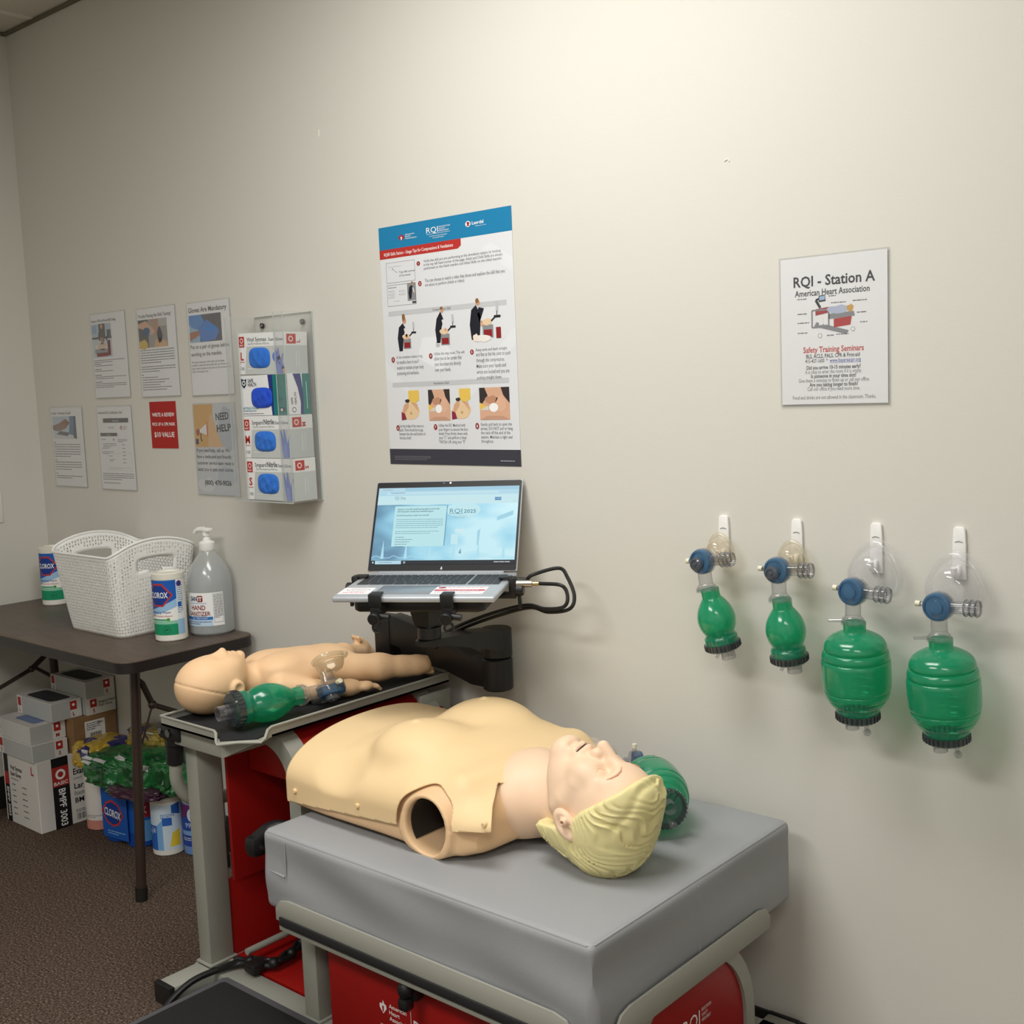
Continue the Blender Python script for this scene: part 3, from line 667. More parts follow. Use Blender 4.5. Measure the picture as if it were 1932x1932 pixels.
# red review notice (its square code is left out)
def draw_f(P):
    P.rect(.0005, .0005, .1515, .1495, ink('b02a26'), 1)
    P.text('WRITE A REVIEW', .076, .102, .017, WT, 2, 'C', .02, width=.126); P.text('PICK UP A CPR MASK', .076, .073, .014, WT, 2, 'C', .02, width=.13); P.text('$10 VALUE', .076, .037, .022, WT, 2, 'C', .02, width=.114)
page('review_notice', -2.562, 1.288, 'red notice with white words about writing a review, between two sheets', draw_f, .152, .15, False)
def draw_s(P):
    C_ = W1/2; PK = ink('34343a')
    P.text('RQI - Station A', C_+.002, .224, .0275, PK, 2, 'C', .02, width=.163); P.text('American Heart Association', C_-.002, .206, .0165, PK, 2, 'C', .015, width=.15)
    r_ = ink('a93a3c'); g_ = ink('8d8f94')   # cart picture
    P.poly([(.07, .148), (.135, .13), (.14, .137), (.075, .156)], g_, 2); P.poly([(.073, .18), (.1, .183), (.1, .172), (.073, .168)], r_, 2); P.frame(.066, .146, .1, .178, .003, g_, 3); P.rect(.08, .15, .088, .166, WT, 3); P.rect(.09, .15, .098, .166, WT, 3)
    P.poly([(.1, .17), (.15, .172), (.152, .163), (.1, .16)], g_, 3); P.poly([(.11, .16), (.146, .163), (.143, .147), (.11, .144)], ink('b8383a'), 3); blob(P, .12, .177, .024, .008, ink('bcc5dc'), 4); blob(P, .143, .178, .007, .007, ink('dcae63'), 5)
    P.line((.083, .182), (.074, .197), .005, ink('2d2e33'), 3); P.line((.074, .197), (.083, .2), .004, ink('2d2e33'), 3); P.poly([(.08, .205), (.093, .206), (.094, .194), (.08, .193)], ink('2d2e33'), 4); P.poly([(.0815, .2035), (.0925, .2045), (.0925, .197), (.0815, .196)], ink('a9c4e6'), 5)
    for u in (.082, .148): P.disc(u, .139 if u > .1 else .13, .0045, LG, 4); P.disc(u, .139 if u > .1 else .13, .003, WT, 5)
    for u0, u1, v in ((.036, .055, .2), (.1, .115, .202), (.105, .135, .189), (.148, .177, .19), (.036, .056, .172), (.156, .175, .168), (.036, .06, .155), (.162, .176, .15), (.036, .056, .136), (.096, .11, .129), (.115, .14, .13)): P.greek(u0, u1, v, .004, 1, .0018, GY, 3, 1)
    P.text('Safety Training Seminars', C_, .099, .0155, ink('c8453f'), 2, 'C', .02, width=.122); P.text('BLS, ACLS, PALS, CPR & First-aid', C_-.001, .0885, .0105, PK, 2, 'C', .015, width=.108)
    P.text('415-437-1600  *', .051, .0795, .0105, PK, 2, 'L', .005, width=.046); P.text('www.bayareacpr.org', .163, .0795, .0105, ink('3c55b0'), 2, 'R', .008, width=.062); P.rect(.101, .0778, .163, .0784, ink('3c55b0'), 3)
    for k, (s, w_, b_) in enumerate((('Did you arrive 10-15 minutes early?', .109, .02), ('It is okay to enter the room if it is empty.', .113, .003), ('Is someone in your time slot?', .091, .02), ('Give them 5 minutes to finish up or call our office.', .143, .003), ('Are you taking longer to finish?', .098, .02), ('Call our office if you need more time.', .106, .003))):
        P.text(s, C_, .067-k*.0081, .0102, PK if b_ > .01 else GY, 2, 'C', b_, width=w_)
    P.text('Food and drinks are not allowed in the classroom. Thanks.', C_, .0085+.002, .0102, GY, 2, 'C', .003, width=.168)
page('station_sign', -.313, 1.3845, 'white sign headed Station A with a red cart picture above the hanging bag masks', draw_s)
# --- tall instruction poster
PW, PH = .4497, .6014
def person(P, u, v, s, lay):
    BL = ink('20222c')
    P.poly([(u-.006*s, v), (u+.006*s, v), (u+.012*s, v+.035*s), (u+.02*s, v+.052*s), (u+.01*s, v+.064*s), (u-.004*s, v+.055*s), (u-.01*s, v+.03*s)], BL, lay); P.disc(u+.016*s, v+.069*s, .0065*s, ink('c99b7c'), lay+1); P.disc(u+.014*s, v+.074*s, .005*s, ink('8a6542'), lay+2)
    P.line((u+.016*s, v+.052*s), (u+.024*s, v+.03*s), .006*s, ink('e6e2de'), lay+1); P.disc(u+.025*s, v+.029*s, .004*s, SK, lay+2)
def station(P, u, v, s, lay):
    P.rect(u, v, u+.026*s, v+.022*s, ink('8d8f92'), lay); P.rect(u+.003*s, v+.002*s, u+.023*s, v+.014*s, ink('8f2529'), lay+1); blob(P, u+.011*s, v+.027*s, .014*s, .006*s, ink('e5c9a6'), lay+1); P.line((u+.022*s, v+.028*s), (u+.034*s, v+.036*s), .003*s, ink('2b2c30'), lay+1); P.rect(u+.029*s, v+.033*s, u+.045*s, v+.037*s, ink('26272b'), lay+2); P.rect(u+.034*s, v+.044*s, u+.04*s, v+.058*s, ink('bfc3c6'), lay+2); P.line((u+.036*s, v+.036*s), (u+.037*s, v+.045*s), .002*s, ink('55575c'), lay+1)
def num(P, n_, u, v):
    P.disc(u, v, .0068, ink('d9d0cf'), 3, ry=.0076); P.disc(u, v, .006, ink('8e1f22'), 4, ry=.0068); P.text(str(n_), u, v-.003, .009, WT, 5, 'C', .02)
def draw_p(P):
    BLU = ink('1f7fae'); TXT = ink('6d7076'); HX = lambda f: f*PW
    sw = ink('e3e6e9')
    P.poly([(HX(.78), .46), (HX(1)-.001, .38), (HX(1)-.001, .42), (HX(.85), .48)], sw, 1); P.poly([(.001, .2), (.08, .13), (.11, .1), (.001, .16)], sw, 1); P.poly([(.3, .1), (HX(1)-.001, .22), (HX(1)-.001, .26), (.26, .1)], sw, 1); P.poly([(.12, .2), (.2, .17), (.25, .2), (.2, .25), (.14, .25)], ink('e9ebee'), 1)
    P.rect(.0005, .503, PW-.0005, PH-.0005, BLU, 1); P.poly([(.0005, .476), (.275, .476), (.286, .484), (.286, .503), (.0005, .503)], ink('b8342e'), 2)
    P.text('RQI\u00ae Skills Station - Usage Tips for Compressions & Ventilations', .017, .484, .0135, WT, 3, 'L', .005, width=.243)
    heart_torch(P, .083, .545, .014, ink('a62a33'), WT, 3)
    for k, s_ in enumerate(('American', 'Heart', 'Association.')): P.text(s_, .097, .553-k*.0085, .0085, WT, 3, 'L', .01)
    P.text('RQI', .172, .545, .034, WT, 3, 'L', 0, width=.04)
    for k, s_ in enumerate(('RESUSCITATION', 'QUALITY', 'IMPROVEMENT')): P.text(s_, .215, .562-k*.0085, .0085, WT, 3, 'L', 0, width=(.038, .022, .034)[k])
    P.rect(.172, .5395, .252, .5407, WT, 3); P.text('An American Heart Association', .212, .529, .006, WT, 3, 'C', .01, width=.06); P.text('and Laerdal Program', .212, .521, .006, WT, 3, 'C', .01, width=.038)
    P.disc(.312, .556, .0085, WT, 3, ry=.012); P.poly([(.307, .562), (.312, .566), (.318, .56), (.315, .552), (.318, .546), (.311, .549), (.306, .546), (.31, .555)], ink('9c2b38'), 4); P.text('Laerdal', .325, .551, .019, WT, 3, 'L', .015, width=.037); P.text('helping save lives', .336, .542, .005, WT, 3, 'L', .005)
    P.frame(.022, .391, .125, .455, .0008, TXT); P.greek(.03, .108, .441, .005, 1, .0018, LG); P.line((.046, .434), (.063, .42), .001, TXT); P.disc(.045, .435, .0018, TXT); P.text('Top left corner', .068, .419, .0095, TXT, 2, 'L', .005); P.text('of browser', .068, .408, .0095, TXT, 2, 'L', .005)
    P.frame(.022, .327, .125, .386, .0008, TXT); P.greek(.026, .075, .378, .005, 1, .002, TXT); P.rect(.095, .337, .125, .386, ink('8b8d90'), 2); person(P, .105, .342, .6, 3); P.rect(.111, .329, .125, .335, ink('4b4c50'), 3)
    for a, b_ in ((.026, .368), (.026, .359), (.026, .351), (.065, .366), (.065, .357)): P.disc(a+.002, b_+.001, .0015, TXT); P.greek(a+.006, a+.024, b_+.002, .004, 2, .0015, LG, 2, .9)
    P.greek(.045, .08, .339, .005, 1, .0015, LG)
    num(P, 1, .139, .441)
    for k, (s_, w_) in enumerate((('Verify the skill you are performing at the simulation station by looking', .255), ('in the top left hand corner of the page. Adult and Child Skills are always', .26), ('performed on the Adult manikin and Infant Skills on the infant manikin', .257))): P.text(s_, .157, .442-k*.0115, .0118, TXT, 2, 'L', .005, width=w_)
    num(P, 2, .141, .381)
    for k, (s_, w_) in enumerate((('You can choose to watch a video that shows and explains the skill that you', .263), ('are about to perform (Adult or Infant)', .133))): P.text(s_, .159, .383-k*.0115, .0118, TXT, 2, 'L', .005, width=w_)
    P.rect(.022, .299, PW-.026, .315, ink('c6c8cb'), 2); P.text('Compression Skill', PW*.47, .303, .011, ink('54565b'), 3, 'C', .005, width=.062)
    person(P, .062, .222, 1.02, 3); station(P, .072, .227, 1.05, 3); person(P, .197, .235, 1.0, 3); station(P, .205, .229, 1.15, 3); P.rect(.187, .226, .2, .238, ink('bcbec1'), 3)
    person(P, .315, .236, 1.12, 3); P.poly([(.318, .24), (.335, .24), (.34, .28), (.352, .298), (.335, .3), (.322, .28)], ink('20222c'), 4); station(P, .345, .238, 1.3, 3); blob(P, .345, .238, .03, .008, ink('ece7e2'), 5, seed=8); blob(P, .322, .24, .009, .009, ink('efe2d2'), 6); P.rect(.388, .236, .403, .26, ink('8f2529'), 6)
    num(P, 3, .031, .2)
    for k, s_ in enumerate(('At the simulation station, bring', 'the manikin closer to you if', 'needed to maintain proper body', 'positioning and mechanics.')): P.text(s_, .043, .2015-k*.0118, .0112, TXT, 2, 'L', .005, width=(.094, .08, .097, .08)[k])
    num(P, 4, .167, .2035)
    for k, s_ in enumerate(('Utilize the step stool. This will', 'allow you to be certain that', 'your shoulders are directly', 'over your hands.')): P.text(s_, .179, .2045-k*.0118, .0112, TXT, 2, 'L', .005, width=(.103, .093, .09, .055)[k])
    num(P, 5, .307, .2065)
    for k, s_ in enumerate(('Keep arms and back straight', 'and flex at the hip joint to push', 'through the compression.', 'Make sure your hands and', 'wrists are locked and you are', 'pushing straight down.')): P.text(s_, .32, .2075-k*.0118, .0112, TXT, 2, 'L', .005, width=(.1, .109, .09, .094, .104, .08)[k])
    P.rect(.024, .1335, PW-.028, .15, ink('c6c8cb'), 2); P.text('Ventilation Skill', PW*.44, .138, .011, ink('54565b'), 3, 'C', .005, width=.054)
    A = ink('e6c9a0'); Dk = ink('3a3232'); YB = ink('e8c45c')
    def head_pic(u, w, v0=.045, v1=.121):
        h = v1-v0; blob(P, u+w*.5, v0+h*.3, w*.45, h*.28, A, 3, seed=11, j=.08); P.poly([(u+w*.05, v0+h*.1), (u+w*.4, v0+h*.45), (u+w*.45, v0+h*.72), (u+w*.15, v0+h*.5)], ink('d6a684'), 4); P.poly([(u+.002, v0+.002), (u+w*.28, v0+.004), (u+w*.2, v0+h*.25), (u+.002, v0+h*.3)], ink('8a2f43'), 5); P.disc(u+w*.52, v0+h*.25, .004, ink('c9a274'), 4)
        P.rect(u+w*.42, v0+h*.66, u+w*.95, v1, YB, 4); blob(P, u+w*.68, v0+h*.7, w*.24, h*.13, YB, 5); blob(P, u+w*.36, v0+h*.66, w*.12, h*.06, Dk, 5); P.poly([(u+w*.55, v0+h*.6), (u+w*.9, v0+h*.3), (u+w*.85, v0+h*.55)], SK, 5)
    def face_pic(u, w, v0=.045, v1=.121):
        h = v1-v0; P.rect(u, v0, u+w, v1, ink('d9ac90'), 2); P.poly([(u, v1), (u+w*.18, v1), (u+w*.28, v0+h*.75), (u, v0+h*.4)], Dk, 3); P.poly([(u+w*.72, v1), (u+w, v1), (u+w, v0+h*.5), (u+w*.8, v0+h*.75)], Dk, 3)
        blob(P, u+w*.4, v0+h*.62, w*.22, h*.13, ink('c08e72'), 4); blob(P, u+w*.7, v0+h*.5, w*.2, h*.25, ink('e0b498'), 4, seed=4); P.disc(u+w*.47, v0+h*.38, w*.15, WT, 5, ry=h*.14); P.rect(u, v0+h*.3, u+w*.3, v0+h*.42, ink('d9d5cf'), 4); P.poly([(u, v0+h*.3), (u+w*.22, v0+h*.42), (u, v0+h*.55)], YB, 5); P.poly([(u, v0), (u+w*.25, v0+h*.12), (u+w*.75, v0+h*.12), (u+w, v0)], ink('c79a80'), 4)
    head_pic(.05, .072); face_pic(.151, .075); head_pic(.229, .07); face_pic(.325, .096)
    num(P, 6, .036, .029); num(P, 7, .172, .0305); num(P, 8, .314, .032)
    T6 = (('Use the bridge of the nose as a', 'guide. There should be no gap', 'between the chin and bottom of', 'the face shield'), ('Utilize the E/C Method with', 'your fingers to secure the face', 'shield. Press firmly down with', 'your "C" and perform a Head', 'Tilt/Chin Lift using your "E"'), ('Gently pull back to open the', 'airway. DO NOT pull or hang', 'the neck off the end of the', 'station. Maintain a tight seal', 'throughout.'))
    return T6
def draw_poster(P):
    fn0 = P.fn; A = (0, .02, .031, .045, .121, .1335, .15, .2015, .222, .295, .299, .315, .327, .386, .391, .455, .476, .503, PH)
    B_ = (0, .084, .095, .111, .188, .1975, .2095, .270, .288, .366, .378, .390, .403, .455, .461, .511, .522, .545, PH)
    P.fn = lambda u, v, l: fn0(u, float(np.interp(v, A, B_)), l)
    T6 = draw_p(P); TXT = ink('6d7076'); P.fn = fn0
    for (u, v, col) in ((.040, .095, 0), (.182, .0955, 1), (.325, .097, 2)):
        for k, s_ in enumerate(T6[col]): P.text(s_, u, v-k*.0102, .0108, TXT, 2, 'L', .005, width=((.09, .087, .095, .042), (.092, .1, .098, .094, .09), (.1, .102, .094, .1, .04))[col][k])
    P.rect(.0005, .0005, PW-.0005, .0395, ink('3f3f48'), 1)
    P.greek(.018, .15, .02, .004, 3, .0014, ink('77777f'), 2, .9); P.greek(.385, .43, .012, .004, 1, .0018, ink('b8b8bc'), 2, 1)
page('instruction_poster', -1.441, 1.2535, 'tall instruction poster with blue header on the wall above the laptop', draw_poster, PW, PH, False, cat='poster')
# ================================================================ glove box dispenser
NITR = mat('nitrile_glove', '2f74d6', .55, bump=.6, bscale=60)
def glove_box_front(P, w, h, letter, title, style):
    R_ = ink('b9322d'); G1 = ink('c6cbc9'); 
    if style == 'std':
        P.rect(.0005, .0005, w-.0005, h-.0005, ink('eceeee'), 1); P.poly([(.028, .0005), (w-.0005, .0005), (w-.0005, h*.68), (.04, h*.68)], G1, 2)
        P.rect(.006, h*.66, .03, h*.92, R_, 3); P.disc(.018, h*.82, .0075, ink('f0d9d6'), 4); P.disc(.018, h*.82, .0045, R_, 5); P.text('BASIC', .018, h*.69, .0065, WT, 4, 'C', .02, width=.017)
        P.text(letter, .018, h*.35, .03, R_, 3, 'C', .03); P.greek(.008, .028, h*.29, .004, 1, .002, R_, 3, 1); P.text('100', .018, h*.1, .013, ink('4a4a4c'), 3, 'C')
        P.text(title[0], .042, h*.8, .0155, ink('4d4f53'), 3, 'L', .01, width=title[1]); P.text(title[2], .042+title[1]+.004, h*.8, title[5], ink('4d4f53'), 3, 'L', .02, width=title[3]); P.text('Exam Gloves', .042+title[1]+title[3]+.008, h*.8, .012, ink('5d5f63'), 3, 'L', .008, width=title[4])
        P.text('Latex Free / Powder Free / PVDC Free', .046, h*.72, .0075, ink('85878a'), 3, 'L', .005, width=.095)
    else:
        P.rect(.0005, .0005, w-.0005, h-.0005, ink('eef0f1'), 1)
        P.poly([(w*.66, .0005), (w*.7, .0005), (w*.7, h-.0005), (w*.6, h-.0005), (w*.63, h*.5)], ink('27357e'), 2); P.rect(w*.7, .0005, w-.0005, h-.0005, ink('177d78'), 2)
        P.poly([(.006, h*.93), (.022, h*.9), (.03, h*.93), (.028, h*.76), (.018, h*.68), (.008, h*.76)], ink('27304a'), 3); P.disc(.018, h*.82, .0075, WT, 4); P.rect(.0165, h*.77, .0195, h*.87, ink('27304a'), 5); P.rect(.0135, h*.805, .0225, h*.835, ink('27304a'), 5)
        P.text('SAFE', .036, h*.83, .014, ink('27304a'), 3, 'L', .02, width=.026); P.text('HEALTH', .036, h*.73, .014, ink('27304a'), 3, 'L', .02, width=.038)
        P.text('NITRILE EXAM', .008, h*.16, .009, ink('2a8f9a'), 3, 'L', .015, width=.07); P.text('POWDER FREE GLOVES', .008, h*.1, .006, ink('2a6f9a'), 3, 'L', .01, width=.06); P.greek(.008, .1, h*.04, .004, 1, .002, GY, 3, 1)
        P.text('M', w*.85, h*.32, .02, ink('10303a'), 3, 'C'); P.rect(w*.82, h*.08, w*.93, h*.19, ink('14454f'), 3); P.rect(w*.84, h*.1, w*.88, h*.16, WT, 4)
def glove_hand(P, u, v, s, m, m2, lay):
    P.poly([(u+.01*s, v), (u+.045*s, v), (u+.04*s, v+.035*s), (u+.048*s, v+.07*s), (u+.042*s, v+.072*s), (u+.032*s, v+.045*s), (u+.022*s, v+.09*s), (u+.016*s, v+.092*s), (u+.012*s, v+.06*s), (u+.004*s, v+.088*s), (u-.001*s, v+.085*s), (u+.003*s, v+.045*s)], m, lay)
    P.poly([(u+.012*s, v+.002), (u+.03*s, v+.002), (u+.026*s, v+.04*s), (u+.012*s, v+.045*s)], m2, lay+1)
def make_glove_box(x, y, z, w, d, h, letter, title, style, label, seed, tilt=0):
    """x, y, z: front lower left corner"""
    t = thing('glove_box', label, 'glove box', (x+w/2, y+d/2, z), group='glove boxes in the wall dispenser', rot=(0, tilt, 0))
    T = t.matrix_basis.copy(); b = MB()
    lo, hi = Vector((-w/2, -d/2, 0)), Vector((w/2, d/2, h)); CARD = mat('glove_carton', 'e6e8e7', .5)
    b.box(lo, hi, CARD, .0008, 1)
    P = Page(b, flatmap((-w/2, -d/2, 0), (1, 0, 0), (0, 0, 1), (0, -1, 0)), .00018); glove_box_front(P, w, h, letter, title, style)
    vm, vm2 = ink('6f86cc'), ink('8496d6')
    if style == 'std':
        if letter == 'L': glove_hand(P, w*.8, .002, .75, vm, vm2, 4); blob(P, w*.83, h*.42, .017, .014, vm, 5, seed=3); P.poly([(w*.84, h*.4), (w*.9, h*.45), (w*.99, h*.16), (w*.93, h*.1)], vm, 5); P.poly([(w*.93, h*.16), (w*.97, h*.2), (w*.998, h*.1), (w*.998, .002), (w*.97, .002)], SK, 5)
        else: glove_hand(P, w*.8, .002, .85, vm, vm2, 4)
        P.greek(w*.2, w*.6, h*.13, .004, 1, .0016, WT, 4, 1)
    Q = Page(b, flatmap((w/2, -d/2, 0), (0, 1, 0), (0, 0, 1), (1, 0, 0)), .00018)   # right end
    if style == 'std':
        Q.rect(.0005, .0005, d-.0005, h*.68, ink('c3cac9'), 1); Q.rect(d*.1, h*.72, d*.5, h*.95, ink('b9322d'), 2); Q.disc(d*.28, h*.835, .008, ink('f0d9d6'), 3); Q.disc(d*.28, h*.835, .0048, ink('b9322d'), 4); Q.text(letter, d*.68, h*.78, .017, ink('b9322d'), 2, 'C', .03, rot=PI/2 if letter != 'M' else PI/2); Q.line((d*.5, .02), (d*.5, h*.55), .003, ink('d6dbda'), 2); Q.line((d*.62, .02), (d*.62, h*.55), .002, ink('d6dbda'), 2)
    else:
        Q.rect(.0005, .0005, d-.0005, h-.0005, ink('eef0f1'), 1); Q.poly([(d*.52, .0005), (d*.55, h*.3), (d*.45, h*.65), (d*.25, h-.0005), (d*.6, h-.0005), (d*.68, h*.5), (d*.66, .0005)], ink('27357e'), 2); Q.rect(d*.66, .0005, d-.0005, h-.0005, ink('177d78'), 2)
        Q.disc(d*.24, h*.12, .007, ink('27304a'), 2); Q.disc(d*.24, h*.12, .005, WT, 3); Q.text('SAFE', d*.2, h*.25, .009, ink('27304a'), 3, 'L', .02, rot=PI/2); Q.text('HEALTH', d*.36, h*.25, .009, ink('27304a'), 3, 'L', .02, rot=PI/2); Q.line((d*.84, .015), (d*.84, h*.8), .002, ink('bfe0dd'), 3)
    b.build('carton', t, local=True)
    # gloves bulging from the oval opening
    r = random.Random(seed); b = MB(); cx, cz = (-w/2+w*.47, h*.4) if style == 'std' else (-w/2+w*.46, h*.44); rx, rz = (.047, .028)
    nu, nv = 60, 22; vs = []; fs = []
    fold = [(r.uniform(0, PI), r.uniform(60, 150), r.uniform(0, 6)) for _ in range(5)]
    for j in range(nv+1):
        rr = j/nv
        for i in range(nu):
            a = 2*PI*i/nu; q = 3.2
            ca, sa = math.cos(a), math.sin(a); k = (abs(ca)**q+abs(sa)**q)**(-1/q)
            u, v = cx+rx*rr*ca*k, cz+rz*rr*sa*k
            dd = .003*(1-rr**2)+.0030*(1-rr**6)*sum(1-abs(math.sin(f[1]*(u*math.cos(f[0])+v*math.sin(f[0]))+f[2])) for f in fold)/2
            vs.append((u, -d/2-.0012-max(dd, 0.0003), v))
    for j in range(nv):
        for i in range(nu): fs.append((j*nu+i, j*nu+(i+1) % nu, (j+1)*nu+(i+1) % nu, (j+1)*nu+i))
    b.raw(vs, fs, NITR if style == 'std' else mat('nitrile_dark', '1f4fd0', .5, bump=.6, bscale=60)); b.build('glove', t, local=True)
    return t
DX0, DX1, DZ0, DZ1, DYF = -1.978, -1.72, 1.150, 1.667, -.103
ti = ('Synguard', .05, 'Nitrile', .046, .06, .02); tv = ('Vinyl Synmax', .088, ' ', .001, .062, .014)
BX0 = DX0+.043; bw_, bd_, bh_ = .21, .078, .1165
make_glove_box(BX0+.002, DYF+.006, DZ0+.004, bw_, bd_, bh_, 'S', ti, 'std', 'white and grey glove box marked S, lowest in the clear wall dispenser', 1)
make_glove_box(BX0, DYF+.006, DZ0+.1215, bw_, bd_, bh_, 'M', ti, 'std', 'white and grey glove box marked M, second from bottom in the dispenser', 2)
make_glove_box(BX0-.001, DYF+.006, DZ0+.239, bw_, bd_-.002, .111, 'M', ti, 'teal', 'white glove box with teal and navy end in the wall dispenser', 3)
make_glove_box(BX0-.002, DYF+.006, DZ0+.3515, bw_-.004, bd_, .113, 'L', tv, 'std', 'white and grey glove box marked L, topmost in the clear wall dispenser', 4, .03)
t = thing('glove_dispenser', 'clear acrylic dispenser holding four glove boxes on the wall', 'dispenser', ((DX0+DX1)/2, 0, DZ0))
b = MB(); b.box((DX0, -.0045, DZ0), (DX1, -.0005, DZ1), ACR); b.build('back_panel', t)
b = MB(); b.box((DX0, DYF, DZ0), (DX0+.003, -.0046, DZ1-.002), ACR); b.box((DX1-.003, DYF, DZ0), (DX1, -.0046, DZ1-.002), ACR); b.build('side_panel', t)
b = MB(); b.box((DX0+.0031, DYF, DZ0-.0005), (DX1-.0031, -.0046, DZ0+.003), ACR); b.build('bottom_panel', t)
b = MB(); b.box((DX0, DYF-.0032, DZ0), (DX0+.055, DYF-.0002, DZ1-.002), ACR); b.box((DX1-.04, DYF-.0032, DZ0), (DX1, DYF-.0002, DZ1-.002), ACR); b.build('front_lip', t)
b = MB(); EDG = mat('acrylic_edge', 'b9c2be', .25)
for x in (DX0, DX0+.055, DX1-.04, DX1): b.box((x-.0008, DYF-.0034, DZ0), (x+.0008, DYF-.0018, DZ1-.002), EDG)
b.box((DX0, -.005, DZ1-.0014), (DX1, -.0005, DZ1), EDG); b.box((DX1-.0014, -.0052, DZ0), (DX1+.0003, -.0005, DZ1), EDG); b.box((DX0, DYF-.0034, DZ0-.001), (DX1, DYF-.001, DZ0+.002), EDG); b.build('panel_edge', t)
for sx in (-1.9387, -1.7583):
    b = MB(); b.cyl((sx, -.0046, 1.6405), (sx, -.0105, 1.6405), .0075, mat('screw_black', '1d1d1d', .4), n=16); b.tube([(sx+.004*math.cos(a), -.0105, 1.6405+.004*math.sin(a)) for a in [k*PI/5 for k in range(10)]], .0014, mat('screw_zinc', '8a8a88', .3, 1), 6, closed=True); b.build('screw', t)
# ================================================================ adhesive hooks and bag masks on the wall
HOOKM = mat('hook_plastic', 'f2f1ee', .3)
def make_hook(x, ztop, label):
    t = thing('wall_hook', label, 'hook', (x, 0, ztop-.095), group='white adhesive hooks in a row')
    b = MB(); b.prism([(x-.0125, ztop-.095), (x+.0125, ztop-.095), (x+.012, ztop-.03), (x+.0105, ztop-.004), (x+.007, ztop), (x-.007, ztop), (x-.0105, ztop-.004), (x-.012, ztop-.03)], -.007, -.0004, HOOKM, 1, .0015)
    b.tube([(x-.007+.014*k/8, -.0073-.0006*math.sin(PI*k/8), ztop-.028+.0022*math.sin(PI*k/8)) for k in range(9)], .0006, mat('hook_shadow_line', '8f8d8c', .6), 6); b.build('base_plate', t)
    b = MB(); b.tube(smooth_path([(x, -.006, ztop-.072), (x, -.016, ztop-.085), (x, -.027, ztop-.083), (x, -.031, ztop-.07)], 5), .0055, HOOKM, 12); b.build('hook_arm', t)
GREEN = clear_mat('bag_green_silicone', (.22, .76, .5), .42, (.03, .52, .3), .16, edge=.3)
CLR = clear_mat('clear_polycarbonate', (.9, .9, .91), .1, (.4, .4, .42), .05, edge=.9)
SMK = clear_mat('smoke_collar', (.42, .44, .46), .32, (.12, .13, .15), .12)
BLV = clear_mat('blue_valve_disc', (.2, .42, .68), .75, (.07, .19, .36), .1)
MSK = clear_mat('mask_clear_vinyl', (.95, .95, .97), .2, (.78, .78, .83), .05, edge=.55)
MSKB = clear_mat('mask_amber_vinyl', (.90, .84, .72), .32, (.70, .61, .48), .08)
CREAM = mat('relief_cap_cream', 'e3dfc6', .4)
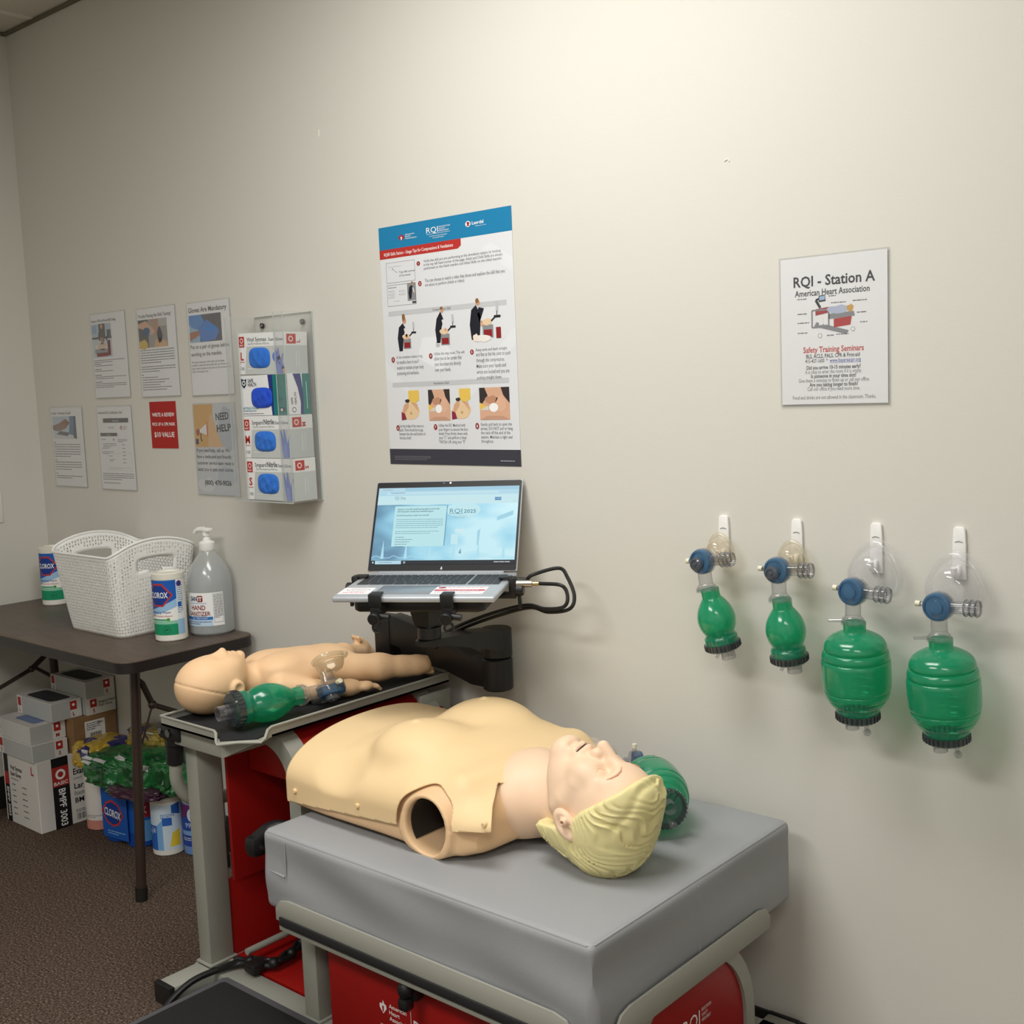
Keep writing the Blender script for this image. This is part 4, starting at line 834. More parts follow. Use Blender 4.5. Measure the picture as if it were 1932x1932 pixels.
def make_bvm(name, label, loc, rot, size, group, mask_rot=None, hang=0.0, cap_up=False):
    """bag-valve-mask in its own frame: valve at origin, bag hanging to -Z, mask towards +Y, exhale port to +X"""
    t = thing(name, label, 'bag valve mask', loc, group=group, rot=rot)
    big = size == 'L'; bl = dict(local=True)
    R = .0612 if big else .0395; Lb = .172 if big else .112; z0 = -.058
    T = Matrix.Rotation(hang, 4, 'X')
    b = MB()                                        # bag
    if big:
        pr = [(.0205, 0), (.0205, -.016), (.027, -.0185), (.048, -.027), (.058, -.036), (.0618, -.048), (.0570, -.0505), (.0637, -.0535), (.0662, -.065), (.0615, -.0675), (.0672, -.0705), (.068, -.09), (.0677, -.108), (.0662, -.124), (.0622, -.1265), (.0647, -.129), (.0612, -.1415), (.0565, -.1435), (.0577, -.146), (.051, -.156), (.046, -.1585), (.0455, -.161), (.042, -.169), (.04, -.172)]
    else:
        pr = [(.0185, 0), (.0185, -.016), (.0205, -.0195), (.029, -.03), (.0355, -.042), (.0393, -.056), (.0393, -.068), (.0365, -.08), (.032, -.089), (.0305, -.093), (.032, -.097), (.0345, -.1), (.0345, -.112)]
    # finer rings
    pts = smooth_path([(r*(.91 if big else .96) if z < -.02 else r, 0, z) for r, z in pr], 3); b.lathe([(p.x, z0+p.z) for p in pts], GREEN, T, 48, cap=False)
    if not big: b.lathe([(0, z0-.094), (.027, z0-.096), (.031, z0-.1)], clear_mat('bag_inlet_disc', (.1, .5, .5), .7, (.02, .3, .32), .2), T, 32, cap=False)
    b.build('bag', t, .9, **bl)
    rc = .039 if big else .0355
    b = MB(); zc = z0-Lb
    prof = [(rc-.006, zc+.002), (rc, zc+.001), (rc, zc-.011), (rc-.003, zc-.014), (0, zc-.014)]; b.lathe(prof, SMK, T, 48, cap=False)
    for k in range(28):
        a = 2*PI*k/28; b.cyl(T @ Vector((rc*math.cos(a), rc*math.sin(a), zc)), T @ Vector((rc*math.cos(a), rc*math.sin(a), zc-.011)), .0018, SMK, n=6)
    b.build('collar', t, **bl)
    b = MB(); o = -.012 if big else .008
    ri = .0125 if big else .0145; b.lathe([(ri, zc-.0145), (ri, zc-.034), (ri-.0013, zc-.034), (ri-.0013, zc-.0145)], CLR, T @ Matrix.Translation((o, 0, 0)), 28, cap=False); b.build('inlet_port', t, **bl)
    b = MB(); o2 = Vector((.017, 0, zc-.014)) if big else Vector((-.014, -.004, zc-.014))
    if not big: b.tube([T @ o2, T @ (o2+Vector((0, 0, -.012))), T @ (o2+Vector((-.003, -.004, -.017)))], .0035, CLR, 10)
    else: b.tube([T @ o2, T @ (o2+Vector((0, 0, -.014))), T @ (o2+Vector((.004, -.004, -.02)))], .004, CLR, 10); b.sphere(T @ (o2+Vector((.003, -.004, -.02))), .007, CLR, 12)
    b.build('oxygen_inlet', t, **bl)
    b = MB(); b.lathe([(.0185, z0-.002), (.0185, z0+.009), (.0155, z0+.011), (.0138, z0+.015), (.0138, -.012)], CLR, T if False else None, 28, cap=False)
    b.lathe([(.0213, z0-.003), (.0213, z0+.005), (.019, z0+.006)], CLR, None, 28, cap=False)
    if big:
        b.tube([(-.015, -.012, z0+.006), (-.036, -.024, z0+.005), (-.032, -.03, z0+.004), (-.006, -.021, z0+.005)], .0016, CLR, 8)
    b.build('neck_connector', t, **bl)
    YR = Matrix.Rotation(-PI/2, 4, 'X')             # local z -> -y ... lathe axis pointing to -Y is +Z rotated
    AX = Matrix.Rotation(PI/2, 4, 'X')              # +Z -> -Y
    b = MB(); b.lathe([(.0135, -.024), (.0145, -.014), (.0225, -.012), (.0262, -.008), (.0262, .006), (.0245, .01)], CLR, AX, 36, cap=False); b.build('valve_body', t, **bl)
    b = MB(); b.lathe([(.0248, -.004), (.0252, .009), (.023, .0135), (.0195, .0145), (.0185, .0125), (.0125, .0125), (.0118, .0165), (0, .0172)], BLV, AX, 36, cap=False); b.build('valve_cap', t, **bl)
    if not big:
        b = MB(); b.lathe([(.0138, .012), (.0136, .021), (.0125, .024), (.009, .026), (.0085, .0235), (.004, .0235), (.0035, .027), (0, .028)], clear_mat('pop_off_cap', (.5, .5, .52), .5, (.25, .25, .27), .1), AX @ Matrix.Translation((-.003 if not cap_up else 0, -.003 if not cap_up else 0, 0)), 24, cap=False); b.build('pressure_relief_valve', t, **bl)
    b = MB(); RX = Matrix.Rotation(PI/2, 4, 'Y')
    b.lathe([(.0112, .012), (.0112, .044), (.0145, .045), (.0145, .049), (.0128, .0505), (.0128, .053), (.0145, .0545), (.0145, .058), (.0128, .0595), (.0128, .062), (.0145, .0635), (.0145, .068), (.0135, .0695), (.0125, .068), (.0125, .045)], CLR, RX, 32, cap=False)
    for xk in (.047, .0565, .066): b.lathe([(.0146, xk-.0016), (.0153, xk), (.0146, xk+.0016)], clear_mat('port_thread', (.6, .6, .62), .3, (.2, .2, .22), .06), RX, 32, cap=False)
    b.build('exhale_port', t, **bl)
    b = MB(); b.cyl((-.024, .002, .001), (-.033, .002, .002), .0045, CLR, n=14); b.cyl((-.033, .002, .002), (-.041, .002, .0025), .005, CREAM, n=14); b.build('port_cap', t, **bl)
    # mask
    mm = MSK if big else MSKB; k = .95 if big else .6; MT = mask_rot or Matrix.Identity(4)
    b = MB(); b.lathe([(.0118, .012), (.0118, .036), (.0108, .04)], CLR if big else MSKB, MT @ YR, 28, cap=False); b.build('mask_stem', t, **bl)
    def shape(a, s):                                # rounded triangle: narrow at the nose (+z)
        c_, s_ = math.cos(a), math.sin(a); r = 1+.075*math.cos(3*(a-PI/2)); w = .062*r*s*c_; h = (.064*r*s*s_ + .016*s*s); return w*k, h*k
    lv = [(.2, .036), (.3, .037), (.45, .039), (.58, .044), (.66, .054), (.7, .066), (.74, .074)] if big else [(.28, .036), (.4, .037), (.52, .04), (.62, .047), (.68, .056), (.72, .064)]
    def ring(s, d, n=44, off=0):
        o = []
        for q in range(n):
            a = 2*PI*q/n; w, h = shape(a, s); o.append(MT @ Vector((w, d, h+.012*k*(1 if s > .3 else s/.3))))
        return o
    def grid(b, rings, m):
        n = len(rings[0]); vs = [p for r in rings for p in r]
        b.raw(vs, [(i*n+q, i*n+(q+1) % n, (i+1)*n+(q+1) % n, (i+1)*n+q) for i in range(len(rings)-1) for q in range(n)], m)
    b = MB(); grid(b, [ring(s, d*(1 if big else .92)) for s, d in lv], mm); b.build('mask_dome', t, 1.5, **bl)
    b = MB(); rg = []; s0, d0 = lv[-1]; d0 *= (1 if big else .92); cr = .011 if big else .006
    for j in range(11):                             # soft air cushion
        a = PI*1.5*j/10-.5*PI; rg.append(ring(s0+(.16 if big else .13)*(1+math.sin(a-PI/2+.6))*.6, d0+cr*(1.0-math.cos(a-PI/2+.6)*1.0)))
    grid(b, rg, clear_mat('mask_cushion_clear', (.97, .97, .98), .1, (.85, .85, .9), .06) if big else clear_mat('mask_cushion_cream', (.93, .9, .8), .25, (.8, .76, .64), .1)); b.build('mask_cushion', t, 1.5, **bl)
    return t
hooks = [(-.4477, 'first adhesive hook from the left, holding a small bag mask'), (-.2838, 'second adhesive hook from the left, holding a small bag mask'), (-.1216, 'third adhesive hook from the left, holding a large clear mask'), (.0326, 'rightmost adhesive hook, holding a large clear mask')]
for x, l in hooks: make_hook(x, 1.163, l)
G_ = 'bag valve masks hanging on the wall'
make_bvm('bag_valve_mask', 'small green bag mask hanging leftmost on the wall, bag tilted to the right', (-.440, -.100, 1.0815), (0, math.radians(-8), math.radians(-3)), 'S', G_, hang=math.radians(9))
make_bvm('bag_valve_mask', 'small green bag mask hanging second from the left on the wall', (-.275, -.100, 1.076), (0, math.radians(-3), math.radians(2)), 'S', G_, hang=math.radians(8))
make_bvm('bag_valve_mask', 'large green bag mask hanging third from the left on the wall', (-.118, -.113, 1.051), (0, math.radians(1), math.radians(-4)), 'L', G_, hang=math.radians(5))
make_bvm('bag_valve_mask', 'large green bag mask hanging rightmost on the wall', (.037, -.113, 1.0385), (0, math.radians(-1.5), 0), 'L', G_, hang=math.radians(5))
# ================================================================ training cart
GREY = mat('powder_coat_grey', '9a9a90', .42, bump=.08, bscale=400); REDP = mat('red_panel', '981612', .38, spec=.5); BLKP = mat('black_plastic', '1b1b1c', .42, spec=.5); BLKM = mat('black_mat_pad', '1d1d1e', .75, bump=.2, bscale=300)
CZ = .13
cart = thing('training_cart', 'grey metal training cart with red panels carrying both manikins', 'cart', (-.89, -.36, 0))
b = MB()
b.box((-1.52, -.635, CZ-.045), (-.285, -.575, CZ), GREY, .004); b.box((-1.52, -.115, CZ-.045), (-.285, -.055, CZ), GREY, .004)
b.box((-1.515, -.73, CZ-.045), (-1.455, -.045, CZ), GREY, .004); b.box((-.35, -.73, CZ-.045), (-.285, -.03, CZ), GREY, .004); b.build('base_frame', cart)
for (x0, x1, y0, y1) in ((-1.517, -1.453, -.744, -.73), (-1.517, -1.453, -.045, -.035), (-.352, -.283, -.744, -.73), (-.352, -.283, -.03, -.02)):
    b = MB(); b.box((x0, y0, CZ-.047), (x1, y1, CZ+.002), BLKP, .002); b.build('end_cap', cart)
for x, y in ((-1.485, -.56), (-1.485, -.13), (-.318, -.56), (-.318, -.13)):
    b = MB(); b.cyl((x-.012, y, .036), (x+.012, y, .036), .035, BLKP, bev=.004); cs = b.build('caster', cart)
    b = MB(); b.box((x-.018, y-.012, .04), (x-.0135, y+.012, CZ-.046), GREY, .001); b.box((x+.0135, y-.012, .04), (x+.018, y+.012, CZ-.046), GREY, .001); b.box((x-.018, y-.016, CZ-.05), (x+.018, y+.016, CZ-.0455), GREY, .001); b.build('caster_fork', cs)
for (x0, x1, y0, y1, z1, nm) in ((-1.512, -1.466, -.624, -.56, .69, 'post'), (-1.512, -1.466, -.12, -.06, .69, 'post'), (-1.118, -1.072, -.628, -.582, .41, 'post'), (-.36, -.32, -.628, -.582, .39, 'post')):
    b = MB(); b.box((x0, y0, CZ), (x1, y1, z1), GREY, .003); b.box((x0-.006, y0-.006, CZ), (x1+.006, y1+.006, CZ+.006), GREY, .002); b.build(nm, cart)
# red inner panels of the tall section
b = MB(); b.box((-1.455, -.558, .32), (-1.445, -.1, .665), REDP, .001); b.build('side_panel', cart)
b = MB(); b.box((-1.48, -.557, CZ), (-1.47, -.121, .318), REDP, .001); b.build('lower_side_panel', cart)
b = MB(); b.box((-1.443, -.1, CZ), (-1.2, -.09, .665), REDP, .001); b.build('back_panel', cart)
b = MB(); b.box((-1.466, -.57, CZ-.008), (-1.0, -.12, CZ+.002), REDP, .001); b.build('floor_panel', cart)
b = MB(); b.box((-1.44, -.5, .575), (-1.22, -.102, .66), REDP, .002); b.build('upper_compartment', cart)
b = MB(); b.tube([(-1.40, -.57, .165), (-1.40, -.125, .165)], .008, GREY, 14); b.build('cross_rod', cart)
def arch(x, y0, y1, z0, z1, r, wd, name, thick=.03):
    """upright arched band in the plane x, with a red infill"""
    def outline(d):
        p = [(y0+d, z0)]
        for cy, a0 in ((y0+r, 180), (y1-r, 90)):
            for k in range(13): a = math.radians(a0-k*90/12); p.append((cy+(r-d)*math.cos(a), z1-r+(r-d)*math.sin(a)))
        p.append((y1-d, z0)); return p
    o, i = outline(0), outline(wd); n = len(o); b = MB()
    vs = [(x-thick/2, *p) for p in o]+[(x+thick/2, *p) for p in o]+[(x-thick/2, *p) for p in i]+[(x+thick/2, *p) for p in i]; fs = []
    for k in range(n-1): fs += [(k, k+1, k+1+n, k+n), (k+3*n, k+1+3*n, k+1+2*n, k+2*n), (k+n, k+1+n, k+1+3*n, k+3*n), (k+2*n, k+1+2*n, k+1, k)]
    fs += [(0, n, 3*n, 2*n), (n-1, 3*n-1, 4*n-1, 2*n-1)]
    b.raw(vs, fs, GREY); bmesh.ops.recalc_face_normals(b.bm, faces=b.bm.faces); f = b.build(name, cart)
    b = MB(); b.prism([p for p in outline(wd+.0005)], x-.006, x+.004, REDP, 0); b.build(name+'_panel', cart)
def hoop_pts(r, n=14):
    """square tube bent from under the tray down to the deck, in the plane of the cart's side"""
    pts = []
    for k in range(n+1):
        a = math.radians(90-90*k/n); x, z = -1.303+r*math.cos(a), .592+r*math.sin(a); pts.append((x, min(z, .7145) if x < -1.2125 else z))
    return pts+[(-1.303+r, .41)]
for y0, y1 in ((-.56, -.515), (-.145, -.10)):
    b = MB(); o, i = hoop_pts(.125), hoop_pts(.086); n = len(o)
    vs = [(p[0], y0, p[1]) for p in o]+[(p[0], y1, p[1]) for p in o]+[(p[0], y0, p[1]) for p in i]+[(p[0], y1, p[1]) for p in i]; fs = []
    for k in range(n-1): fs += [(k, k+1, k+1+n, k+n), (k+2*n, k+3*n, k+1+3*n, k+1+2*n), (k, k+2*n, k+1+2*n, k+1), (k+n, k+1+n, k+1+3*n, k+3*n)]
    fs += [(0, n, 3*n, 2*n), (n-1, 3*n-1, 4*n-1, 2*n-1)]; b.raw(vs, fs, GREY); bmesh.ops.recalc_face_normals(b.bm, faces=b.bm.faces); b.build('bent_tube', cart, .5)
b = MB(); o, i = hoop_pts(.118), hoop_pts(.112); n = len(o)
vs = [(p[0], -.5145, p[1]) for p in o]+[(p[0], -.1455, p[1]) for p in o]+[(p[0], -.5145, p[1]) for p in i]+[(p[0], -.1455, p[1]) for p in i]
b.raw(vs, [f for k in range(n-1) for f in ((k, k+1, k+1+n, k+n), (k+2*n, k+3*n, k+1+3*n, k+1+2*n))], REDP); b.build('curved_cover', cart, .8)
arch(-.293, -.64, -.205, CZ, .44, .2, .03, 'end_arch', .022)
b = MB(); b.prism([(-.15, .7), (-.15, .66), (-.12, .63), (-.075, .622), (-.05, .64), (-.045, .7)], -1.232, -1.214, GREY, 0, .003); b.build('rear_gusset', cart)
# head-end tray with a raised lip and a dipped corner
TXA, TXB, TYA, TYB, TZT = -1.506, -1.217, -.682, -.05, .722
pl_ = [(TXA, TYA), (-1.29, TYA), (-1.272, -.698), (-1.205, -.632), (TXB, -.612), (TXB, TYB), (TXA, TYB)]
b = MB(); b.prism(pl_, TZT-.006, TZT-.001, GREY)
lip = [(TXA, TYB, .737), (TXA, TYA, .737), (-1.30, TYA, .737), (-1.29, TYA-.003, .734), (-1.277, TYA-.013, .72), (-1.27, -.698, .716), (-1.238, -.668, .719), (-1.205, -.632, .716), (-1.205, -.622, .722), (TXB+.004, -.608, .735), (TXB, -.595, .738), (TXB, TYB, .738), (TXA, TYB, .738)]
n = len(lip); b.raw(lip+[(p[0], p[1], TZT-.006) for p in lip], [(k, k+1, k+1+n, k+n) for k in range(n-1)], GREY)
b.tube(lip, .0034, GREY, 10); b.build('head_tray', cart)
b = MB(); b.prism([(TXA+.004, TYA+.004), (-1.29, TYA+.004), (-1.27, -.69), (-1.214, -.634), (TXB-.004, -.612), (TXB-.004, TYB-.004), (TXA+.004, TYB-.004)], TZT-.0008, TZT+.002, BLKM); b.build('tray_pad', cart)
b = MB(); b.prism([(-1.495, -.66), (-1.31, -.66), (-1.31, -.06), (-1.495, -.06)], .668, TZT-.0065, GREY, bev=.003)
b.raw([(-1.311, -.661, .668), (-1.311, -.661, TZT-.0065), (-1.214, -.618, TZT-.0065), (-1.214, -.612, TZT-.0065), (-1.311, -.64, .668), (-1.311, -.64, TZT-.0065)], [(0, 2, 1), (0, 4, 3, 2), (1, 2, 3, 5)], GREY); b.build('tray_support', cart)
b = MB(); b.cyl((-1.52, -.640, .712), (-1.52, -.640, .655), .024, BLKP, .022, bev=.004); b.box((-1.55, -.668, .675), (-1.465, -.627, .715), BLKP, .008); b.cyl((-1.50, -.669, .695), (-1.50, -.6735, .695), .009, mat('bolt_zinc', '9a9a98', .3, 1)); b.cyl((-1.535, -.669, .695), (-1.535, -.672, .695), .007, mat('bolt_zinc', '9a9a98', .3, 1))
b.cyl((-1.524, -.640, .665), (-1.53, -.638, .61), .02, BLKP, bev=.003); hd = b.build('handle_joint', cart)
b = MB(); b.tube(smooth_path([(-1.53, -.638, .612), (-1.533, -.634, .56), (-1.53, -.60, .515), (-1.525, -.53, .498), (-1.52, -.35, .495), (-1.522, -.15, .5)], 6), .0155, GREY, 16); b.build('push_handle', cart)
b = MB(); b.box((-1.275, -.648, .452), (-1.235, -.604, .50), BLKP, .014); b.tube(smooth_path([(-1.255, -.622, .488), (-1.225, -.60, .512), (-1.19, -.57, .505)], 5), .018, BLKP, 12); b.cyl((-1.236, -.628, .475), (-1.233, -.628, .475), .005, mat('bolt_zinc', '9a9a98', .3, 1)); b.build('suction_clamp', cart)
# deck rails round the mattress
b = MB()
def rail_pts(a, z, e, r=.025):
    return [(a, z), (e-r*.2, z), (e, z+.01), (e, z+.025), (e-r*.6, z+.043), (e-r*1.6, z+.049), (a+r*1.6, z+.049), (a+r*.6, z+.043), (a, z+.025)]
b.prism(rail_pts(-1.078, .392, -.315), -.716, -.711, GREY, 1, .001); b.build('front_rail', cart)
b = MB(); b.prism(rail_pts(-.665, .392, -.165), -.272, -.267, GREY, 0, .001); b.build('end_rail', cart)
b = MB(); b.box((-1.062, -.7215, .386), (-.33, -.7165, .404), BLKM, .002); b.build('rubber_strip', cart)
b = MB(); b.box((-1.07, -.7155, .372), (-.33, -.66, .391), GREY, .002); b.build('lower_rail', cart)
b = MB(); b.box((-1.07, -.71, .393), (-.273, -.18, .405), GREY, .002); b.build('deck_plate', cart)
# drawer with printed front
b = MB(); b.box((-.985, -.665, .148), (-.312, -.2, .36), REDP, .004)
P = Page(b, flatmap((-.985, -.665, .148), (1, 0, 0), (0, 0, 1), (0, -1, 0)), .0003); WW = ink('ece6e4'); 
heart_torch(P, .160, .120, .013, WW, REDP, 1)
for k, s_ in enumerate(('American', 'Heart', 'Association.')): P.text(s_, .177, .124-k*.0125, .0125, WW, 1, 'L', .01)
P.rect(.15, .084, .228, .0848, WW, 1); P.text('CERTIFIED', .19, .075, .007, WW, 1, 'C'); P.rect(.2365, .065, .2375, .137, WW, 1)
P.text('RQI', .244, .090, .047, WW, 1, 'L', .0, width=.062)
for k, s_ in enumerate(('RESUSCITATION', 'QUALITY', 'IMPROVEMENT')): P.text(s_, .311, .115-k*.013, .011, WW, 1, 'L')
P.rect(.244, .081, .372, .0825, WW, 1)
dw = b.build('drawer', cart)
b = MB(); b.box((-.736, -.694, .326), (-.704, -.6655, .37), BLKP, .008); b.sphere((-.72, -.7, .354), (.015, .016, .018), BLKP, 16); b.box((-.733, -.712, .314), (-.709, -.688, .338), BLKP, .006); b.build('latch', dw)
b = MB(); P = Page(b, flatmap((-.2885, -.64, .2), (0, 1, 0), (0, 0, 1), (1, 0, 0)), .0003)
P.text('RQI', .197, .092, .04, WW, 1, 'L', 0, width=.055)
for k, s_ in enumerate(('RESUSCITATION', 'QUALITY', 'IMPROVEMENT')): P.text(s_, .258, .114-k*.01, .009, WW, 1, 'L', width=(.032, .02, .03)[k])
b.build('end_emblem', cart)
# --- mattress
VIN = mat('grey_vinyl', '989a9d', .5, spec=.4, bump=.12, bscale=500)
mt = thing('mattress_pad', 'thick grey vinyl mattress pad under the adult manikin', 'mattress', (-.7, -.4, .405))
b = MB(); MX0, MX1, MY0, MY1, MZ0, MZ1 = -1.12, -.278, -.708, -.058, .4055, .57
t_ = bmesh.new(); bmesh.ops.create_cube(t_, size=1)
for v in t_.verts: v.co = Vector((MX0 if v.co.x < 0 else MX1, MY0 if v.co.y < 0 else MY1, MZ0 if v.co.z < 0 else MZ1))
bmesh.ops.bevel(t_, geom=list(t_.edges), offset=.016, segments=4, affect='EDGES', profile=.55)
bmesh.ops.subdivide_edges(t_, edges=[e for e in t_.edges if e.calc_length() > .08], cuts=24, use_grid_fill=True)
rr_ = random.Random(4)
for v in t_.verts:
    x, y, z = v.co; w_ = math.sin(x*9+y*4)*math.sin(y*11-x*3+1)
    if abs(y-MY0) < .004 or abs(x-MX1) < .004 or abs(x-MX0) < .004:
        k_ = math.sin(PI*max(0, min(1, (z-MZ0)/(MZ1-MZ0)))); d = .0035*math.sin(x*17+z*22+y*13)*k_+.002*math.sin(z*50+x*8)*k_
        if abs(y-MY0) < .004: v.co.y -= d
        elif abs(x-MX1) < .004: v.co.x += d
        else: v.co.x -= d+.004*k_
    elif z > MZ1-.003:
        e = min(x-MX0, MX1-x, y-MY0, MY1-y); v.co.z += .003*w_*min(1, e/.08)-.004*max(0, 1-abs(x+.8)/.4)*max(0, 1-abs(y+.4)/.25)
b._add(t_, VIN); b.build('cushion', mt, 1.2)
b = MB(); ed = [(MX0+.012, MY0+.004, MZ1-.003), (MX0+.012, MY1-.004, MZ1-.003)]
loop = [(MX0+.014, MY0+.006), (MX1-.014, MY0+.006), (MX1-.006, MY0+.014), (MX1-.006, MY1-.014), (MX1-.014, MY1-.006), (MX0+.014, MY1-.006), (MX0+.006, MY1-.014), (MX0+.006, MY0+.014)]
b.tube([(*p, MZ1-.0045) for p in loop], .0026, VIN, 8, closed=True); b.build('piping', mt)
b = MB(); b.tube([(MX0+.075, MY0-.0005, MZ1-.012), (MX0+.077, MY0-.002, .48), (MX0+.073, MY0-.0005, MZ0+.015)], .0016, VIN, 8); b.build('front_seam', mt)
b = MB(); b.tube([(MX0+.073, MY0-.0025, .487), (MX0+.012, MY0-.001, .49), (MX0-.003, MY0+.014, .49), (MX0-.004, MY0+.2, .49), (MX0-.003, MY1-.03, .49)], .0022, VIN, 8); b.build('side_piping', mt)
b = MB(); b.tube([(MX1+.0005, -.40, MZ1-.012), (MX1+.002, -.402, .48), (MX1+.0005, -.40, MZ0+.015)], .0016, VIN, 8); b.build('end_seam', mt)
# --- black step platform in front of the cart
STE = mat('step_edge_rubber', '57565a', .7)
t = thing('step_platform', 'low black-topped step platform on the carpet in front of the cart', 'step', (-.9, -.87, 0))
b = MB(); b.prism(rr_pts(-1.372, -1.1, -.42, -.648, .012), .128, .150, STE, bev=.004); b.build('deck', t)
b = MB(); b.prism(rr_pts(-1.352, -1.08, -.44, -.668, .01), .1495, .1525, BLKM, bev=.001); b.build('tread', t)
for x, y in ((-1.31, -1.04), (-1.31, -.71), (-.5, -1.04), (-.5, -.71)):
    b = MB(); b.box((x-.03, y-.03, .001), (x+.03, y+.03, .1275), BLKP, .004); b.build('leg', t)
# --- black power cable on the cart base
CAB = mat('cable_black', '161616', .45)
b = MB(); pth = smooth_path([(-1.462, -.78, .004), (-1.452, -.775, .08), (-1.435, -.70, .136), (-1.412, -.60, .142), (-1.37, -.575, .148), (-1.325, -.555, .15), (-1.33, -.50, .15), (-1.345, -.455, .155), (-1.33, -.40, .19), (-1.3, -.33, .25)], 8)
b.tube(pth, .0075, CAB, 10); b.tube([p+Vector((.006, .01, .004+.003*math.sin(i*.7))) for i, p in enumerate(pth[20:])], .006, CAB, 8)
b.tube([p+Vector((-.008, .006, .007+.003*math.sin(i*.9+1))) for i, p in enumerate(pth[24:])], .005, CAB, 8)
for k in (30, 40, 48, 56):
    p = pth[k]; b.sphere(p+Vector((0, .004, .004)), (.014, .014, .013), CAB, 10)
b.box((-1.375, -.6, .137), (-1.335, -.55, .16), CAB, .006)
solo(b, 'power_cable', (-1.38, -.58, .132), 'bundled black power cable lying across the cart base', 'cable')
# ================================================================ laptop on its arm
ALU = mat('laptop_aluminium', 'b9bec4', .38, .35, spec=.5); KEYM = mat('key_black', '2a2c30', .5); BEZ = mat('screen_bezel', '0d0e11', .35, spec=.3); STW = mat('sticker_white', 'f0eef0', .5)
LY = math.radians(28.8); lap = thing('laptop', 'open silver laptop with a lit web page on a black arm', 'laptop', (-1.0847, -.1928, 1.0223), LY)
BT = Matrix.Rotation(math.radians(3.2), 4, 'X'); ST = Matrix.Rotation(math.radians(-28.4), 4, 'X'); LW, LD, LH = .3594, .229, .2317
def lb(mb, name, T, par=lap):
    mb.bm.transform(T); return mb.build(name, par, local=True)
b = MB(); b.box((-LW/2, -LD, -.013), (LW/2, .004, 0), ALU, .004, 3); b.box((-LW/2+.03, -.004, -.002), (LW/2-.03, .006, .004), ALU, .002); base = lb(b, 'base', BT)
b = MB(); b.box((-.165, -.118, -.0005), (.165, -.022, .0004), mat('keyboard_well', '8d9299', .4), .0003)
rows = [(15, .011, 0), (14, .0165, 0), (14, .0165, .004), (13, .0165, .007), (12, .0165, .011), (9, .0165, 0)]; y = -.024
for r, (n_, h, o_) in enumerate(rows):
    x = -.163; wtot = .252; w = wtot/n_
    for k in range(n_):
        x1 = x+w
        if r == 5 and k == 4: pass
        b.box((x+.0011, y-h+.0011, .0002), (x1-.0011, y-.0011, .0016), KEYM, .0005, 1); x = x1
    for k in range(4):
        x0 = .093+k*.0178; b.box((x0+.0008, y-h+.0008, .0002), (x0+.017, y-.0008, .0016), KEYM, .0005, 1)
    y -= h
lb(b, 'keyboard', BT, base)
b = MB(); b.box((-.095, -.205, -.0003), (.035, -.126, .0003), mat('touchpad', '9ba0a7', .3, .5), .0002); P = Page(b, flatmap((-.095, -.205, .0003), (1, 0, 0), (0, 1, 0), (0, 0, 1)), .0001); P.frame(0, 0, .13, .079, .0006, ink('6f747b'), 1); lb(b, 'touchpad', BT, base)
PK_ = ink('c9586a'); 
b = MB(); b.box((-.176, -.205, .0002), (-.105, -.148, .0006), STW); P = Page(b, flatmap((-.176, -.205, .0006), (1, 0, 0), (0, 1, 0), (0, 0, 1)), .00012)
P.path([(.036+.026*math.cos(a*PI/12), .038+.013*math.sin(a*PI/12)) for a in range(25)], .0015, ink('55575c'), 1); P.greek(.02, .054, .04, .006, 2, .002, ink('77797e'), 1, .9); P.greek(.008, .063, .016, .006, 2, .0025, PK_, 1, .9)
o = lb(b, 'sticker', BT, base); o['label'] = 'small white sticker with an oval mark'
b = MB(); b.box((.032, -.205, .0002), (.148, -.14, .0006), STW); P = Page(b, flatmap((.032, -.205, .0006), (1, 0, 0), (0, 1, 0), (0, 0, 1)), .00012)
P.disc(.014, .056, .009, ink('9c3b45'), 1, ry=.007); P.greek(.026, .112, .055, .006, 1, .0028, PK_, 1, 1); P.rect(.002, .027, .114, .04, ink('c0485a'), 1); P.greek(.03, .1, .032, .006, 1, .0025, STW, 2, 1); P.greek(.006, .108, .018, .006, 2, .0022, ink('9a8a90'), 1, .8)
o = lb(b, 'sticker', BT, base); o['label'] = 'white sticker with a red band'
b = MB(); b.box((-LW/2, 0, .004), (LW/2, .006, LH), ALU, .0028, 3); scr = lb(b, 'screen_lid', ST)
b = MB(); b.prism(rr_pts(-LW/2+.0025, .0055, LW/2-.0025, LH-.0025, .004), -.0002, .0012, BEZ, 1)
bv = Page(b, flatmap((0, -.0002, 0), (1, 0, 0), (0, 0, 1), (0, -1, 0)), .00012); bv.disc(.004, LH-.0065, .0026, ink('e8e8ec'), 1); bv.disc(-.012, LH-.0065, .0018, ink('77787e'), 1)
cu = ink('d8d8da'); bv.line((-.0016, .0085), (.0008, .0155), .0011, cu, 1); bv.line((-.0004, .0085), (.0018, .0145), .0011, cu, 1); bv.line((.0012, .0075), (.003, .012), .001, cu, 1)
lb(b, 'bezel', ST, scr)
b = MB(); SW, SH, SX, SZ = .344, .1935, -.172, .021
P = Page(b, flatmap((SX, -.0005, SZ), (1, 0, 0), (0, 0, 1), (0, -1, 0)), .00012)
R = lambda f0, t, f1, t1, m, lay: P.rect(f0*SW, (1-t1)*SH, f1*SW, (1-t)*SH, m, lay)
